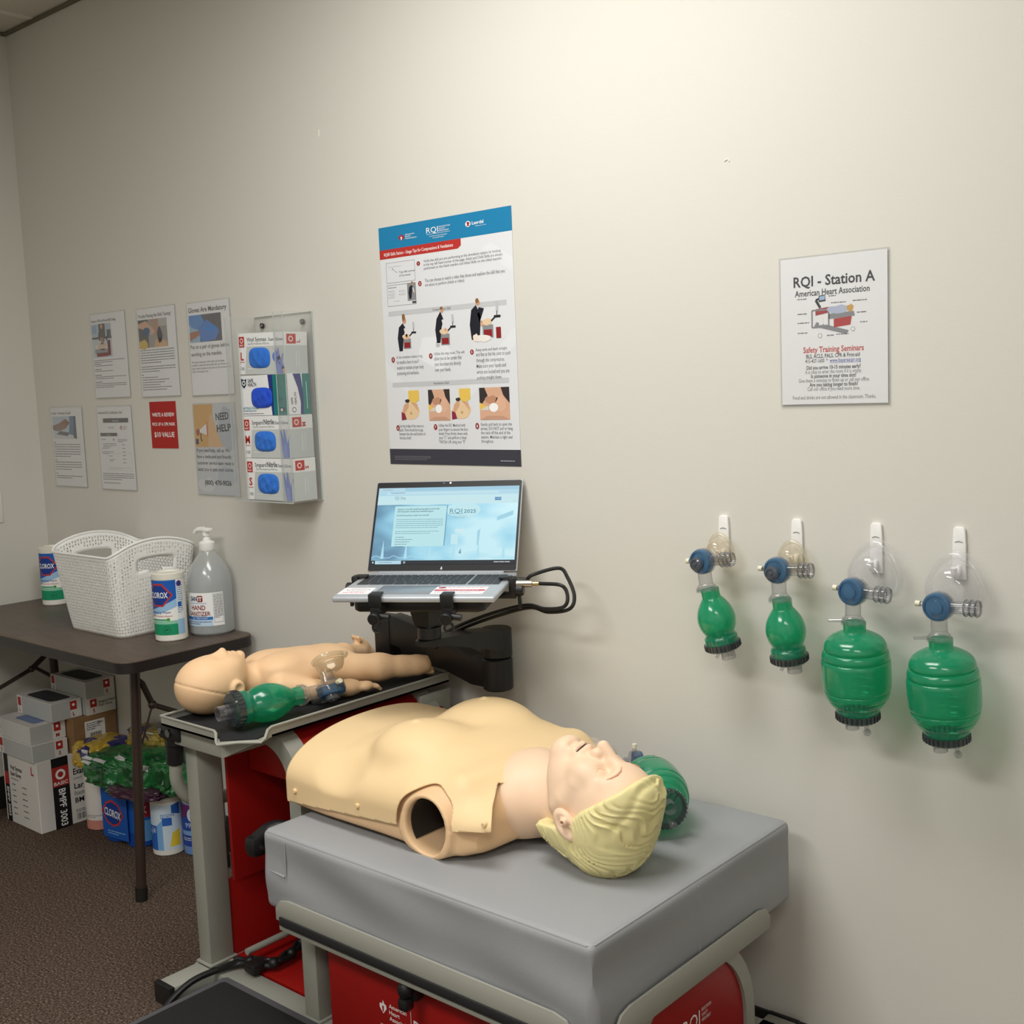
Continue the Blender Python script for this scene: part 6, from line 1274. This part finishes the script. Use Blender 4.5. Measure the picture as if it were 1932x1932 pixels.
# ================================================================ infant manikin on the head-end tray
SKI = mat('infant_skin', 'e6c096', .5, spec=.35); ZI = .724
infant = thing('infant_manikin', 'small infant training manikin lying on the cart tray under the laptop', 'manikin', (-1.42, -.33, ZI))
IO = np.array([-1.462, -.572, ZI]); DV = np.array([.13, .9915, 0]); EV = np.array([.9915, -.13, 0])
IM = np.stack([DV, EV, np.array([0, 0, 1.])])
def il(p): return (p-IO) @ IM.T
def iw(s, t, u): return Vector((IO+np.array([s, t, u]) @ IM).tolist())
def f_infant(p):
    q = il(p); s, t, u = q[..., 0], q[..., 1], q[..., 2]; qa = np.stack([s, np.abs(t), u], -1)
    d = s_ell(q, (-.012, 0, .068), (.074, .067, .066))
    d = smin(d, s_ell(q, (.034, 0, .078), (.052, .054, .054)), .03)
    d = smin(d, s_ell(q, (.058, 0, .108), (.022, .024, .020)), .018)                         # chin and mouth area
    d = smin(d, s_ell(qa, (.036, .026, .106), (.022, .020, .018)), .018)                     # cheeks
    d = smin(d, s_cap(q, (.012, 0, .128), (.031, 0, .139), .006, .0085), .010)               # nose
    d = smin(d, s_ell(qa, (.031, .007, .134), (.006, .006, .0055)), .005)
    d = smax(d, -s_ell(qa, (.010, .026, .142), (.012, .014, .010)), .010)                    # eye hollows
    d = smin(d, s_ell(q, (.0475, 0, .132), (.005, .011, .005)), .004); d = smin(d, s_ell(q, (.058, 0, .131), (.005, .010, .005)), .004)
    d = smax(d, -s_cap(q, (.0525, -.009, .137), (.0525, .009, .137), .0022), .002)
    d = smin(d, s_ell(q, (.074, 0, .121), (.012, .014, .012)), .008)
    gr = np.abs(u-.060+.36*(s+.012)); d = d+.0022*np.exp(-(gr/.0020)**2)*(s < .026)         # seam round the back of the head
    d = smin(d, s_ell(qa, (.030, .066, .062), (.018, .010, .020)), .006); d = smax(d, -s_ell(qa, (.031, .075, .064), (.010, .006, .011)), .004)
    # neck, trunk
    d = smin(d, s_cap(q, (.06, 0, .055), (.115, 0, .055), .038, .045), .012)
    tr = s_ell(q, (.175, 0, .056), (.085, .092, .050)); tr = smin(tr, s_ell(q, (.27, 0, .055), (.10, .083, .052)), .05)
    tr = smin(tr, s_ell(qa, (.155, .035, .085), (.045, .04, .022)), .03); tr = smin(tr, s_ell(q, (.325, 0, .05), (.055, .078, .045)), .03)
    d = smin(d, tr, .008)
    # near leg (side +t) lying outward, far leg with the foot upright
    d = smin(d, s_chain(q, [(.31, .046, .047), (.395, .094, .046), (.405, .098, .046)], [.041, .033, .031], .01), .012)
    d = smin(d, s_chain(q, [(.40, .096, .046), (.45, .119, .042), (.463, .125, .041)], [.031, .0255, .0245], .01), .010)
    d = smin(d, s_chain(q, [(.463, .125, .041), (.482, .136, .041), (.496, .146, .042)], [.0255, .0245, .0225], .010), .006)
    for k in range(5): d = smin(d, s_cap(q, (.500, .149, .023+.0088*k), (.512-.0012*k, .159-.001*k, .022+.0092*k), .0066, .0056), .002)
    d = smin(d, s_chain(q, [(.315, -.046, .047), (.41, -.088, .042), (.482, -.118, .034)], [.041, .034, .023], .01), .012)
    d = smin(d, s_chain(q, [(.482, -.118, .034), (.512, -.131, .026), (.494, -.122, .048), (.482, -.116, .064)], [.022, .021, .018, .014], .010), .008)
    for k in range(5): d = smin(d, s_cap(q, (.477, -.129+.0065*k, .070), (.473, -.130+.0067*k, .078), .0048), .002)
    # arms by the sides
    for sg in (1, -1):
        qq = np.stack([s, t*sg, u], -1)
        d = smin(d, s_chain(qq, [(.135, .076, .046), (.20, .112, .032), (.285, .132, .024), (.30, .136, .023)], [.029, .0225, .0175, .0155], .015), .010)
        d = smin(d, s_ell(qq, (.322, .143, .022), (.022, .019, .012)), .006)
        for k in range(4): d = smin(d, s_chain(qq, [(.336, .131+.0078*k, .021), (.352-.003*abs(k-1.4), .131+.0088*k, .018), (.362-.004*abs(k-1.3), .130+.0092*k, .0105)], [.0056, .0052, .0045], .002), .0015)
        d = smin(d, s_chain(qq, [(.315, .126, .023), (.330, .116, .022), (.341, .114, .017)], [.0065, .0058, .005], .003), .003)
    return np.maximum(d, .0015-u)
lo = (-1.64, -.67, ZI-.004); hi = (-1.14, .015, ZI+.16)
bd = sculpt_obj('body', f_infant, lo, hi, .0032, SKI, infant)
b = MB(); SKD = mat('infant_hollow', 'a87f58', .6)
p0 = iw(.23, .0905, .045)
def side_patch(b, pts, m, off):
    vs = []
    for s, u in pts:
        t0, t1 = 0, .14
        for _ in range(26):
            tm = (t0+t1)/2
            if f_infant(np.array([iw(s, tm, u)])).item() < 0: t0 = tm
            else: t1 = tm
        vs.append(iw(s, t0+off, u))
    b.raw(vs, [tuple(range(len(vs)))], m)
b = MB(); b.cyl(iw(.31, .086, .05), iw(.31, .0895, .051), .0022, mat('status_light_green', '35ff4a', .3, emit=4), n=10); b.build('status_light', infant)
# small green bag mask on the tray beside it
ZT = Vector((.19, .98, 0)).normalized(); YT = Vector((-.5, .09, .86)); YT = (YT-ZT*YT.dot(ZT)).normalized(); XT = YT.cross(ZT)
make_bvm('bag_valve_mask', 'small green bag mask lying on the tray against the infant manikin', (-1.258, -.392, ZI+.046), Matrix((XT, YT, ZT)).transposed().to_euler(), 'S', None, hang=0.0).scale = (1.12, 1.12, 1.34)
# ================================================================ under the table
CARDW = mat('white_carton', 'dedbd6', .6); CARDB = mat('kraft_carton', '8d6d4a', .75, var=.08, vscale=30); TAPE = ink('e9e7e2')
def faces(lo, hi):
    """print mappings for the two faces turned to the room: front (-y) and right (+x)"""
    return (flatmap((lo[0], lo[1], lo[2]), (1, 0, 0), (0, 0, 1), (0, -1, 0)), flatmap((hi[0], lo[1], lo[2]), (0, 1, 0), (0, 0, 1), (1, 0, 0)))
# large white carton
lo, hi = (-3.18, -.298, .001), (-2.935, -.015, .249)
t = thing('carton', 'large white carton with black stripes on the carpet under the table', 'box', ((lo[0]+hi[0])/2, (lo[1]+hi[1])/2, 0))
b = MB(); b.box(lo, hi, CARDW, .002, 1); F_, R_ = faces(lo, hi); P = Page(b, F_, .0004); bl, rd = ink('1c1b1d'), ink('b2312c')
P.rect(.01, .001, .04, .247, bl, 1); P.rect(.01, .135, .04, .18, rd, 2); P.text('BMPF 3003', .019, .125, .022, WT, 2, 'L', .02, rot=-PI/2, width=.105)
P.text('Vinyl Synmax', .055, .195, .021, bl, 1, 'L', .02, width=.085); P.text('Exam Gloves', .055, .173, .021, bl, 1, 'L', .02, width=.075); P.greek(.055, .15, .16, .006, 1, .003, GY, 1); P.text('L', .205, .2, .04, rd, 1, 'L', .03)
for k in range(6): P.greek(.06, .1, .14-k*.021, .006, 1, .004, GY, 1); P.greek(.13, .19, .14-k*.021, .006, 1, .004, GY, 1)
P = Page(b, R_, .0004); P.rect(.052, .001, .112, .247, bl, 1); P.rect(.052, .147, .112, .215, rd, 2); P.disc(.082, .188, .018, WT, 3); P.disc(.082, .188, .01, rd, 4); P.text('BASIC', .082, .152, .017, WT, 3, 'C', .02, width=.05)
P.text('BMPF 3003', .072, .137, .034, WT, 2, 'L', .02, rot=-PI/2, width=.13)
P.text('Vinyl Synmax', .128, .2, .03, bl, 1, 'L', .02, width=.125); P.text('Exam Gloves', .128, .172, .03, bl, 1, 'L', .02, width=.118); P.text('Latex Free', .128, .155, .014, GY, 1, 'L'); P.text('Large', .128, .122, .027, bl, 1, 'L', .02); P.text('Item Number:', .128, .098, .024, GY, 1, 'L', .005); P.text('BMPF 3003', .128, .072, .026, bl, 1, 'L', .015)
for k in range(22): P.rect(.13+k*.0045, .012, .13+k*.0045+(.0012+.0016*((k*7) % 3)/2), .034, bl, 1)
P.greek(.128, .24, .045, .006, 2, .003, GY, 1); b.build('carton_body', t)
# glove boxes stacked on and behind it
def flat_box(lo, hi, letter, label, words=False, opened=False, blue=False):
    t = thing('glove_box', label, 'glove box', ((lo[0]+hi[0])/2, (lo[1]+hi[1])/2, lo[2]), group='glove boxes stacked under the table')
    b = MB(); b.box(lo, hi, CARDW, .0008, 1); F_, R_ = faces(lo, hi); w, d, h = [hi[k]-lo[k] for k in range(3)]; rd = ink('b2312c'); g = ink('b9bcba')
    P = Page(b, F_, .0004); P.rect(.001, .001, w-.001, h-.001, ink('e0e0dc'), 1); P.rect(.035, .001, w-.001, h-.001, g if not blue else ink('cfcfcb'), 2); P.rect(.008, h*.45, .028, h*.92, rd, 3); P.text(letter, .018, h*.12, .018, rd, 3, 'C', .03)
    P = Page(b, R_, .0004); P.rect(.001, .001, d-.001, h-.001, ink('dddcd8'), 1); q = d-.03 if not words else .025
    if not words: P.rect(.001, .001, d*.62, h-.001, g, 2)
    P.rect(q-.012, h*.45, q+.012, h*.92, rd, 3); P.disc(q, h*.72, .005, WT, 4); P.text(letter, q, h*.12, .018, rd, 3, 'C', .03)
    if words: P.text('Synguard Nitrile', .045, h*.62, .0125, ink('55565a'), 3, 'L', .01, width=.065); P.text('Exam Gloves', .045, h*.42, .0125, ink('55565a'), 3, 'L', .01, width=.05)
    P = Page(b, flatmap((lo[0], lo[1], hi[2]), (1, 0, 0), (0, 1, 0), (0, 0, 1)), .0003)
    if opened: P.rrect(.03, .016, w-.03, d-.016, .02, ink('3b3d3f'), 2)
    if blue: P.rrect(.07, .03, w-.03, d-.05, .015, ink('7d8fb8'), 2)
    b.build('carton_body', t); return t
flat_box((-3.175, -.306, .2495), (-2.937, -.18, .3085), 'S', 'flat white glove box marked S directly on the large white carton, lower of two')
flat_box((-3.19, -.302, .309), (-2.95, -.176, .3705), 'M', 'flat white glove box marked M with blue patch on its top', blue=True)
flat_box((-3.17, -.232, .3725), (-2.93, -.122, .436), 'L', 'grey glove box marked L with dark top, in front on the upper stack', opened=True)
flat_box((-3.145, -.117, .3725), (-2.905, -.008, .4305), 'S', 'white glove box printed with words, on the brown carton by the wall', words=True)
flat_box((-3.145, -.117, .431), (-2.905, -.008, .49), 'S', 'topmost grey glove box under the table against the wall', opened=True)
lo, hi = (-3.19, -.172, .2495), (-2.905, -.01, .372)
t = thing('cardboard_box', 'brown cardboard box with a white barcode label under the table', 'box', ((lo[0]+hi[0])/2, (lo[1]+hi[1])/2, lo[2]))
b = MB(); b.box(lo, hi, CARDB, .0015, 1); b.build('carton_body', t)
b = MB(); F_, R_ = faces(lo, hi); P = Page(b, R_, .0005); P.rect(.042, .03, .117, .104, TAPE, 1); P.greek(.048, .1, .094, .007, 4, .003, GY, 2); P.text('80pc', .09, .09, .011, ink('3d3d40'), 2, 'L', .01)
for k in range(14): P.rect(.06+k*.003, .042, .06+k*.003+(.001+.001*((k*5) % 3)/2), .062, ink('303034'), 2)
P.greek(.048, .11, .036, .005, 1, .002, GY, 2); b.build('shipping_label', t)
# canisters and packs on the carpet
def canister(name, x, y, r, h, face, draw, label, base='e4e2da', lid=True, group=None):
    t = thing(name, label, 'canister', (x, y, 0), group=group); M = Matrix.Translation((x, y, .001)); b = MB()
    b.lathe([(0, 0), (r-.004, 0), (r, .004), (r, h*.9), (r-.002, h*.92)], mat('canister_'+base, base, .4), M, 36); draw(Page(b, curvemap((x, y), r, face, .001), strip=.005), r, h); b.build('body', t)
    if lid: b = MB(); b.lathe([(r-.003, h*.915), (r, h*.925), (r, h*.985), (r-.004, h), (0, h)], mat('canister_lid', 'dcd9cc', .4), M, 36); b.build('lid', t)
    return t
def d_roll(P, r, h): P.rect(-.07, .002, .07, .034, ink('cf8a7c'), 1, 20); P.greek(-.03, .03, .05, .006, 2, .002, GY, 1)
canister('paper_roll_canister', -2.845, -.125, .05, .215, math.radians(-60), d_roll, 'white wrapped roll with pink base standing beside the large carton', 'dedad4', False)
def d_yel(P, r, h):
    B_ = ink('2f66c0'); P.rect(-.075, .02, .075, h*.88, ink('cfe0ee'), 1, 24); P.rect(-.075, .02, -.02, .1, B_, 2, 10); P.poly([(-.02, .02), (.0, .02), (.0, .12), (-.02, .1)], ink('7db2e2'), 2); P.poly([(.02, .03), (.055, .03), (.055, .085), (.03, .075)], ink('e6c93f'), 2); P.rect(.0, .1, .03, .125, B_, 2, 5); P.poly([(.03, .14), (.06, .13), (.06, .17), (.03, .165)], B_, 2); P.greek(-.005, .04, .135, .005, 3, .002, B_, 3); P.greek(-.06, -.025, .09, .006, 4, .003, WT, 3)
canister('wipes_canister', -2.452, -.115, .05, .19, math.radians(-50), d_yel, 'white, blue and yellow wipes canister on the carpet behind the table leg', group='wipes canisters under the table')
def d_pur(P, r, h):
    P.rect(-.075, .03, .075, h*.9, ink('2b4aa6'), 1, 24); P.rect(-.075, h*.68, .075, h*.9, ink('6b2e66'), 2, 24); P.disc(.0, h*.72, .016, ink('cfe0ee'), 3, ry=.022); P.text('99.9%', .0, h*.5, .022, ink('a9c4ee'), 3, 'C', .02); P.rect(-.075, h*.36, .075, h*.44, ink('7fa9e0'), 3, 24); P.rect(.02, h*.25, .045, h*.5, WT, 4, 5); P.greek(-.04, .04, h*.3, .006, 2, .003, ink('cfe0ee'), 4)
canister('wipes_canister', -2.372, -.055, .047, .185, math.radians(-55), d_pur, 'blue and purple canister mostly hidden by the front leg of the cart', '6c93cc', group='wipes canisters under the table')
t = thing('wipes_multipack', 'shrink-wrapped pack of blue wipes canisters on the carpet under the table', 'multipack', (-2.63, -.125, 0))
for x, y, s in ((-2.685, -.14, 0), (-2.585, -.125, 1)):
    b = MB(); M = Matrix.Translation((x, y, .001)); b.lathe([(0, 0), (.045, 0), (.05, .004), (.05, .185), (.046, .19), (0, .19)], mat('pack_film_blue', '1c5cb8', .3, coat=.4), M, 36); P = Page(b, curvemap((x, y), .05, math.radians(-58), .001), strip=.005)
    P.rect(-.07, .004, .07, .05, ink('1748a0'), 1, 20)
    if s: P.rect(-.0, .1, .05, .15, ink('a82a3a'), 2, 10); P.text('5X', .022, .115, .03, WT, 3, 'C', .02); P.rect(.0, .02, .06, .09, ink('5d9ad8'), 2, 10)
    b.build('canister', t)
b = MB(); c, a, h = (.0, .105), .056, .046
fmap = flatmap((-2.652, -.1915, 0), (.993, .12, 0), (0, 0, 1), (.12, -.993, 0)); P = Page(b, fmap, .0006)
b.raw([fmap(u, v, 0) for u, v in ((-.055, .02), (.075, .02), (.075, .185), (-.055, .185))], [(0, 1, 2, 3)], mat('pack_film_blue', '1c5cb8', .3, coat=.4))
o8 = lambda a, h: [(c[0]-a, c[1]), (c[0]-a*.55, c[1]-h*.75), (c[0], c[1]-h), (c[0]+a*.55, c[1]-h*.75), (c[0]+a, c[1]), (c[0]+a*.55, c[1]+h*.75), (c[0], c[1]+h), (c[0]-a*.55, c[1]+h*.75)]
P.poly(o8(a, h), CR, 1); P.poly(o8(a*.86, h*.84), CNAVY, 2); P.text('CLOROX', c[0], c[1]-.012, .036, WT, 3, 'C', .02, width=.082, rot=-.12); P.greek(-.03, .06, .042, .008, 2, .003, ink('9cc4e6'), 1)
b.build('printed_wrap', t)
def pillow(name, c, r, seed, cols, label, nlab=2, group='bagged cloths piled under the table', rz=0):
    rg = random.Random(seed); t = thing(name, label, 'bag', (c[0], c[1], c[2]-r[2]), group=group)
    m = bpy.data.materials.new('bag_'+name+str(seed)); m.use_nodes = True; nt = m.node_tree; bs = nt.nodes['Principled BSDF']; bs.inputs['Roughness'].default_value = .35; bs.inputs['Coat Weight'].default_value = .6; bs.inputs['Coat Roughness'].default_value = .12
    tc = nt.nodes.new('ShaderNodeTexCoord'); n = nt.nodes.new('ShaderNodeTexVoronoi'); n.inputs['Scale'].default_value = 22; rp = nt.nodes.new('ShaderNodeValToRGB'); rp.color_ramp.interpolation = 'CONSTANT'; e = rp.color_ramp.elements
    e[0].color = (*hexc(cols[0]), 1); e[1].position = .62; e[1].color = (*hexc(cols[1]), 1); k = e.new(.86); k.color = (*hexc(cols[2]), 1)
    sp = nt.nodes.new('ShaderNodeSeparateColor'); nt.links.new(tc.outputs['Object'], n.inputs['Vector']); nt.links.new(n.outputs['Color'], sp.inputs[0]); nt.links.new(sp.outputs[0], rp.inputs[0]); nt.links.new(rp.outputs[0], bs.inputs['Base Color'])
    ph = [(Vector((rg.uniform(-1, 1), rg.uniform(-1, 1), rg.uniform(-1, 1))).normalized(), rg.uniform(5, 16), rg.uniform(0, 6)) for _ in range(9)]
    def P_(d):
        q = .55; v = Vector([math.copysign(abs(x)**q, x) for x in d]); s = 1+.045*sum(abs(math.sin(f*v.dot(a)+p))-.5 for a, f, p in ph)
        return Vector((v.x*r[0]*s, v.y*r[1]*s, v.z*r[2]*s))
    tb = bmesh.new(); bmesh.ops.create_icosphere(tb, subdivisions=5, radius=1)
    for v in tb.verts: v.co = P_(v.co.normalized())
    Rz = Matrix.Translation(c) @ Matrix.Rotation(rz, 4, 'Z'); b = MB(); b._add(tb, m, Rz); b.build('contents', t, 1.0)
    for k in range(nlab):
        a = rg.uniform(-1.9, -.3); el = rg.uniform(.15, .9); d = Vector((math.cos(a)*math.cos(el), math.sin(a)*math.cos(el), math.sin(el))); b = MB(); vs = []
        tx = d.cross(Vector((0, 0, 1))).normalized(); ty = tx.cross(d); w, h = .17, .12; tw = rg.uniform(-.6, .6); t1 = tx*math.cos(tw)+ty*math.sin(tw); t2 = -tx*math.sin(tw)+ty*math.cos(tw)
        for j in range(5):
            for i in range(5): dd = (d+t1*w*(i/2-1)+t2*h*(j/2-1)).normalized(); vs.append(Rz @ (P_(dd)*1.03+dd*.002))
        b.raw(vs, [(j*5+i, j*5+i+1, (j+1)*5+i+1, (j+1)*5+i) for j in range(4) for i in range(4)], mat('tag_white', 'c9cbc8', .4)); b.build('paper_tag', t)
    return t
gr = ('1d6b33', '15512a', '2f7f49'); ye = ('c9a83a', '31306b', 'b89a4a')
pillow('cloth_bag', (-2.80, -.125, .268), (.075, .085, .045), 3, ye, 'yellow and navy bagged cloths at the left end of the pile', 1)
pillow('cloth_bag', (-2.655, -.15, .252), (.10, .09, .05), 5, gr, 'green bagged cloths with white tags over the blue wipes pack', 3)
pillow('cloth_bag', (-2.52, -.13, .268), (.085, .085, .06), 8, gr, 'green bagged cloths in the pile right behind the table leg', 2)
pillow('cloth_bag', (-2.60, -.055, .335), (.10, .042, .032), 11, ('a78f3f', '2d2b55', 'b8a24a'), 'yellow and navy bagged cloths at the back top of the pile', 1)
pillow('cloth_bag', (-2.40, -.095, .27), (.075, .075, .06), 14, gr, 'green bagged cloths at the right end of the pile by the cart', 2)
pillow('cloth_bag', (-2.49, -.19, .213), (.10, .045, .018), 17, ('4b2a3e', '5d3a2e', '2f5a38'), 'flat maroon bagged cloth hanging at the front of the pile', 0, rz=.25)
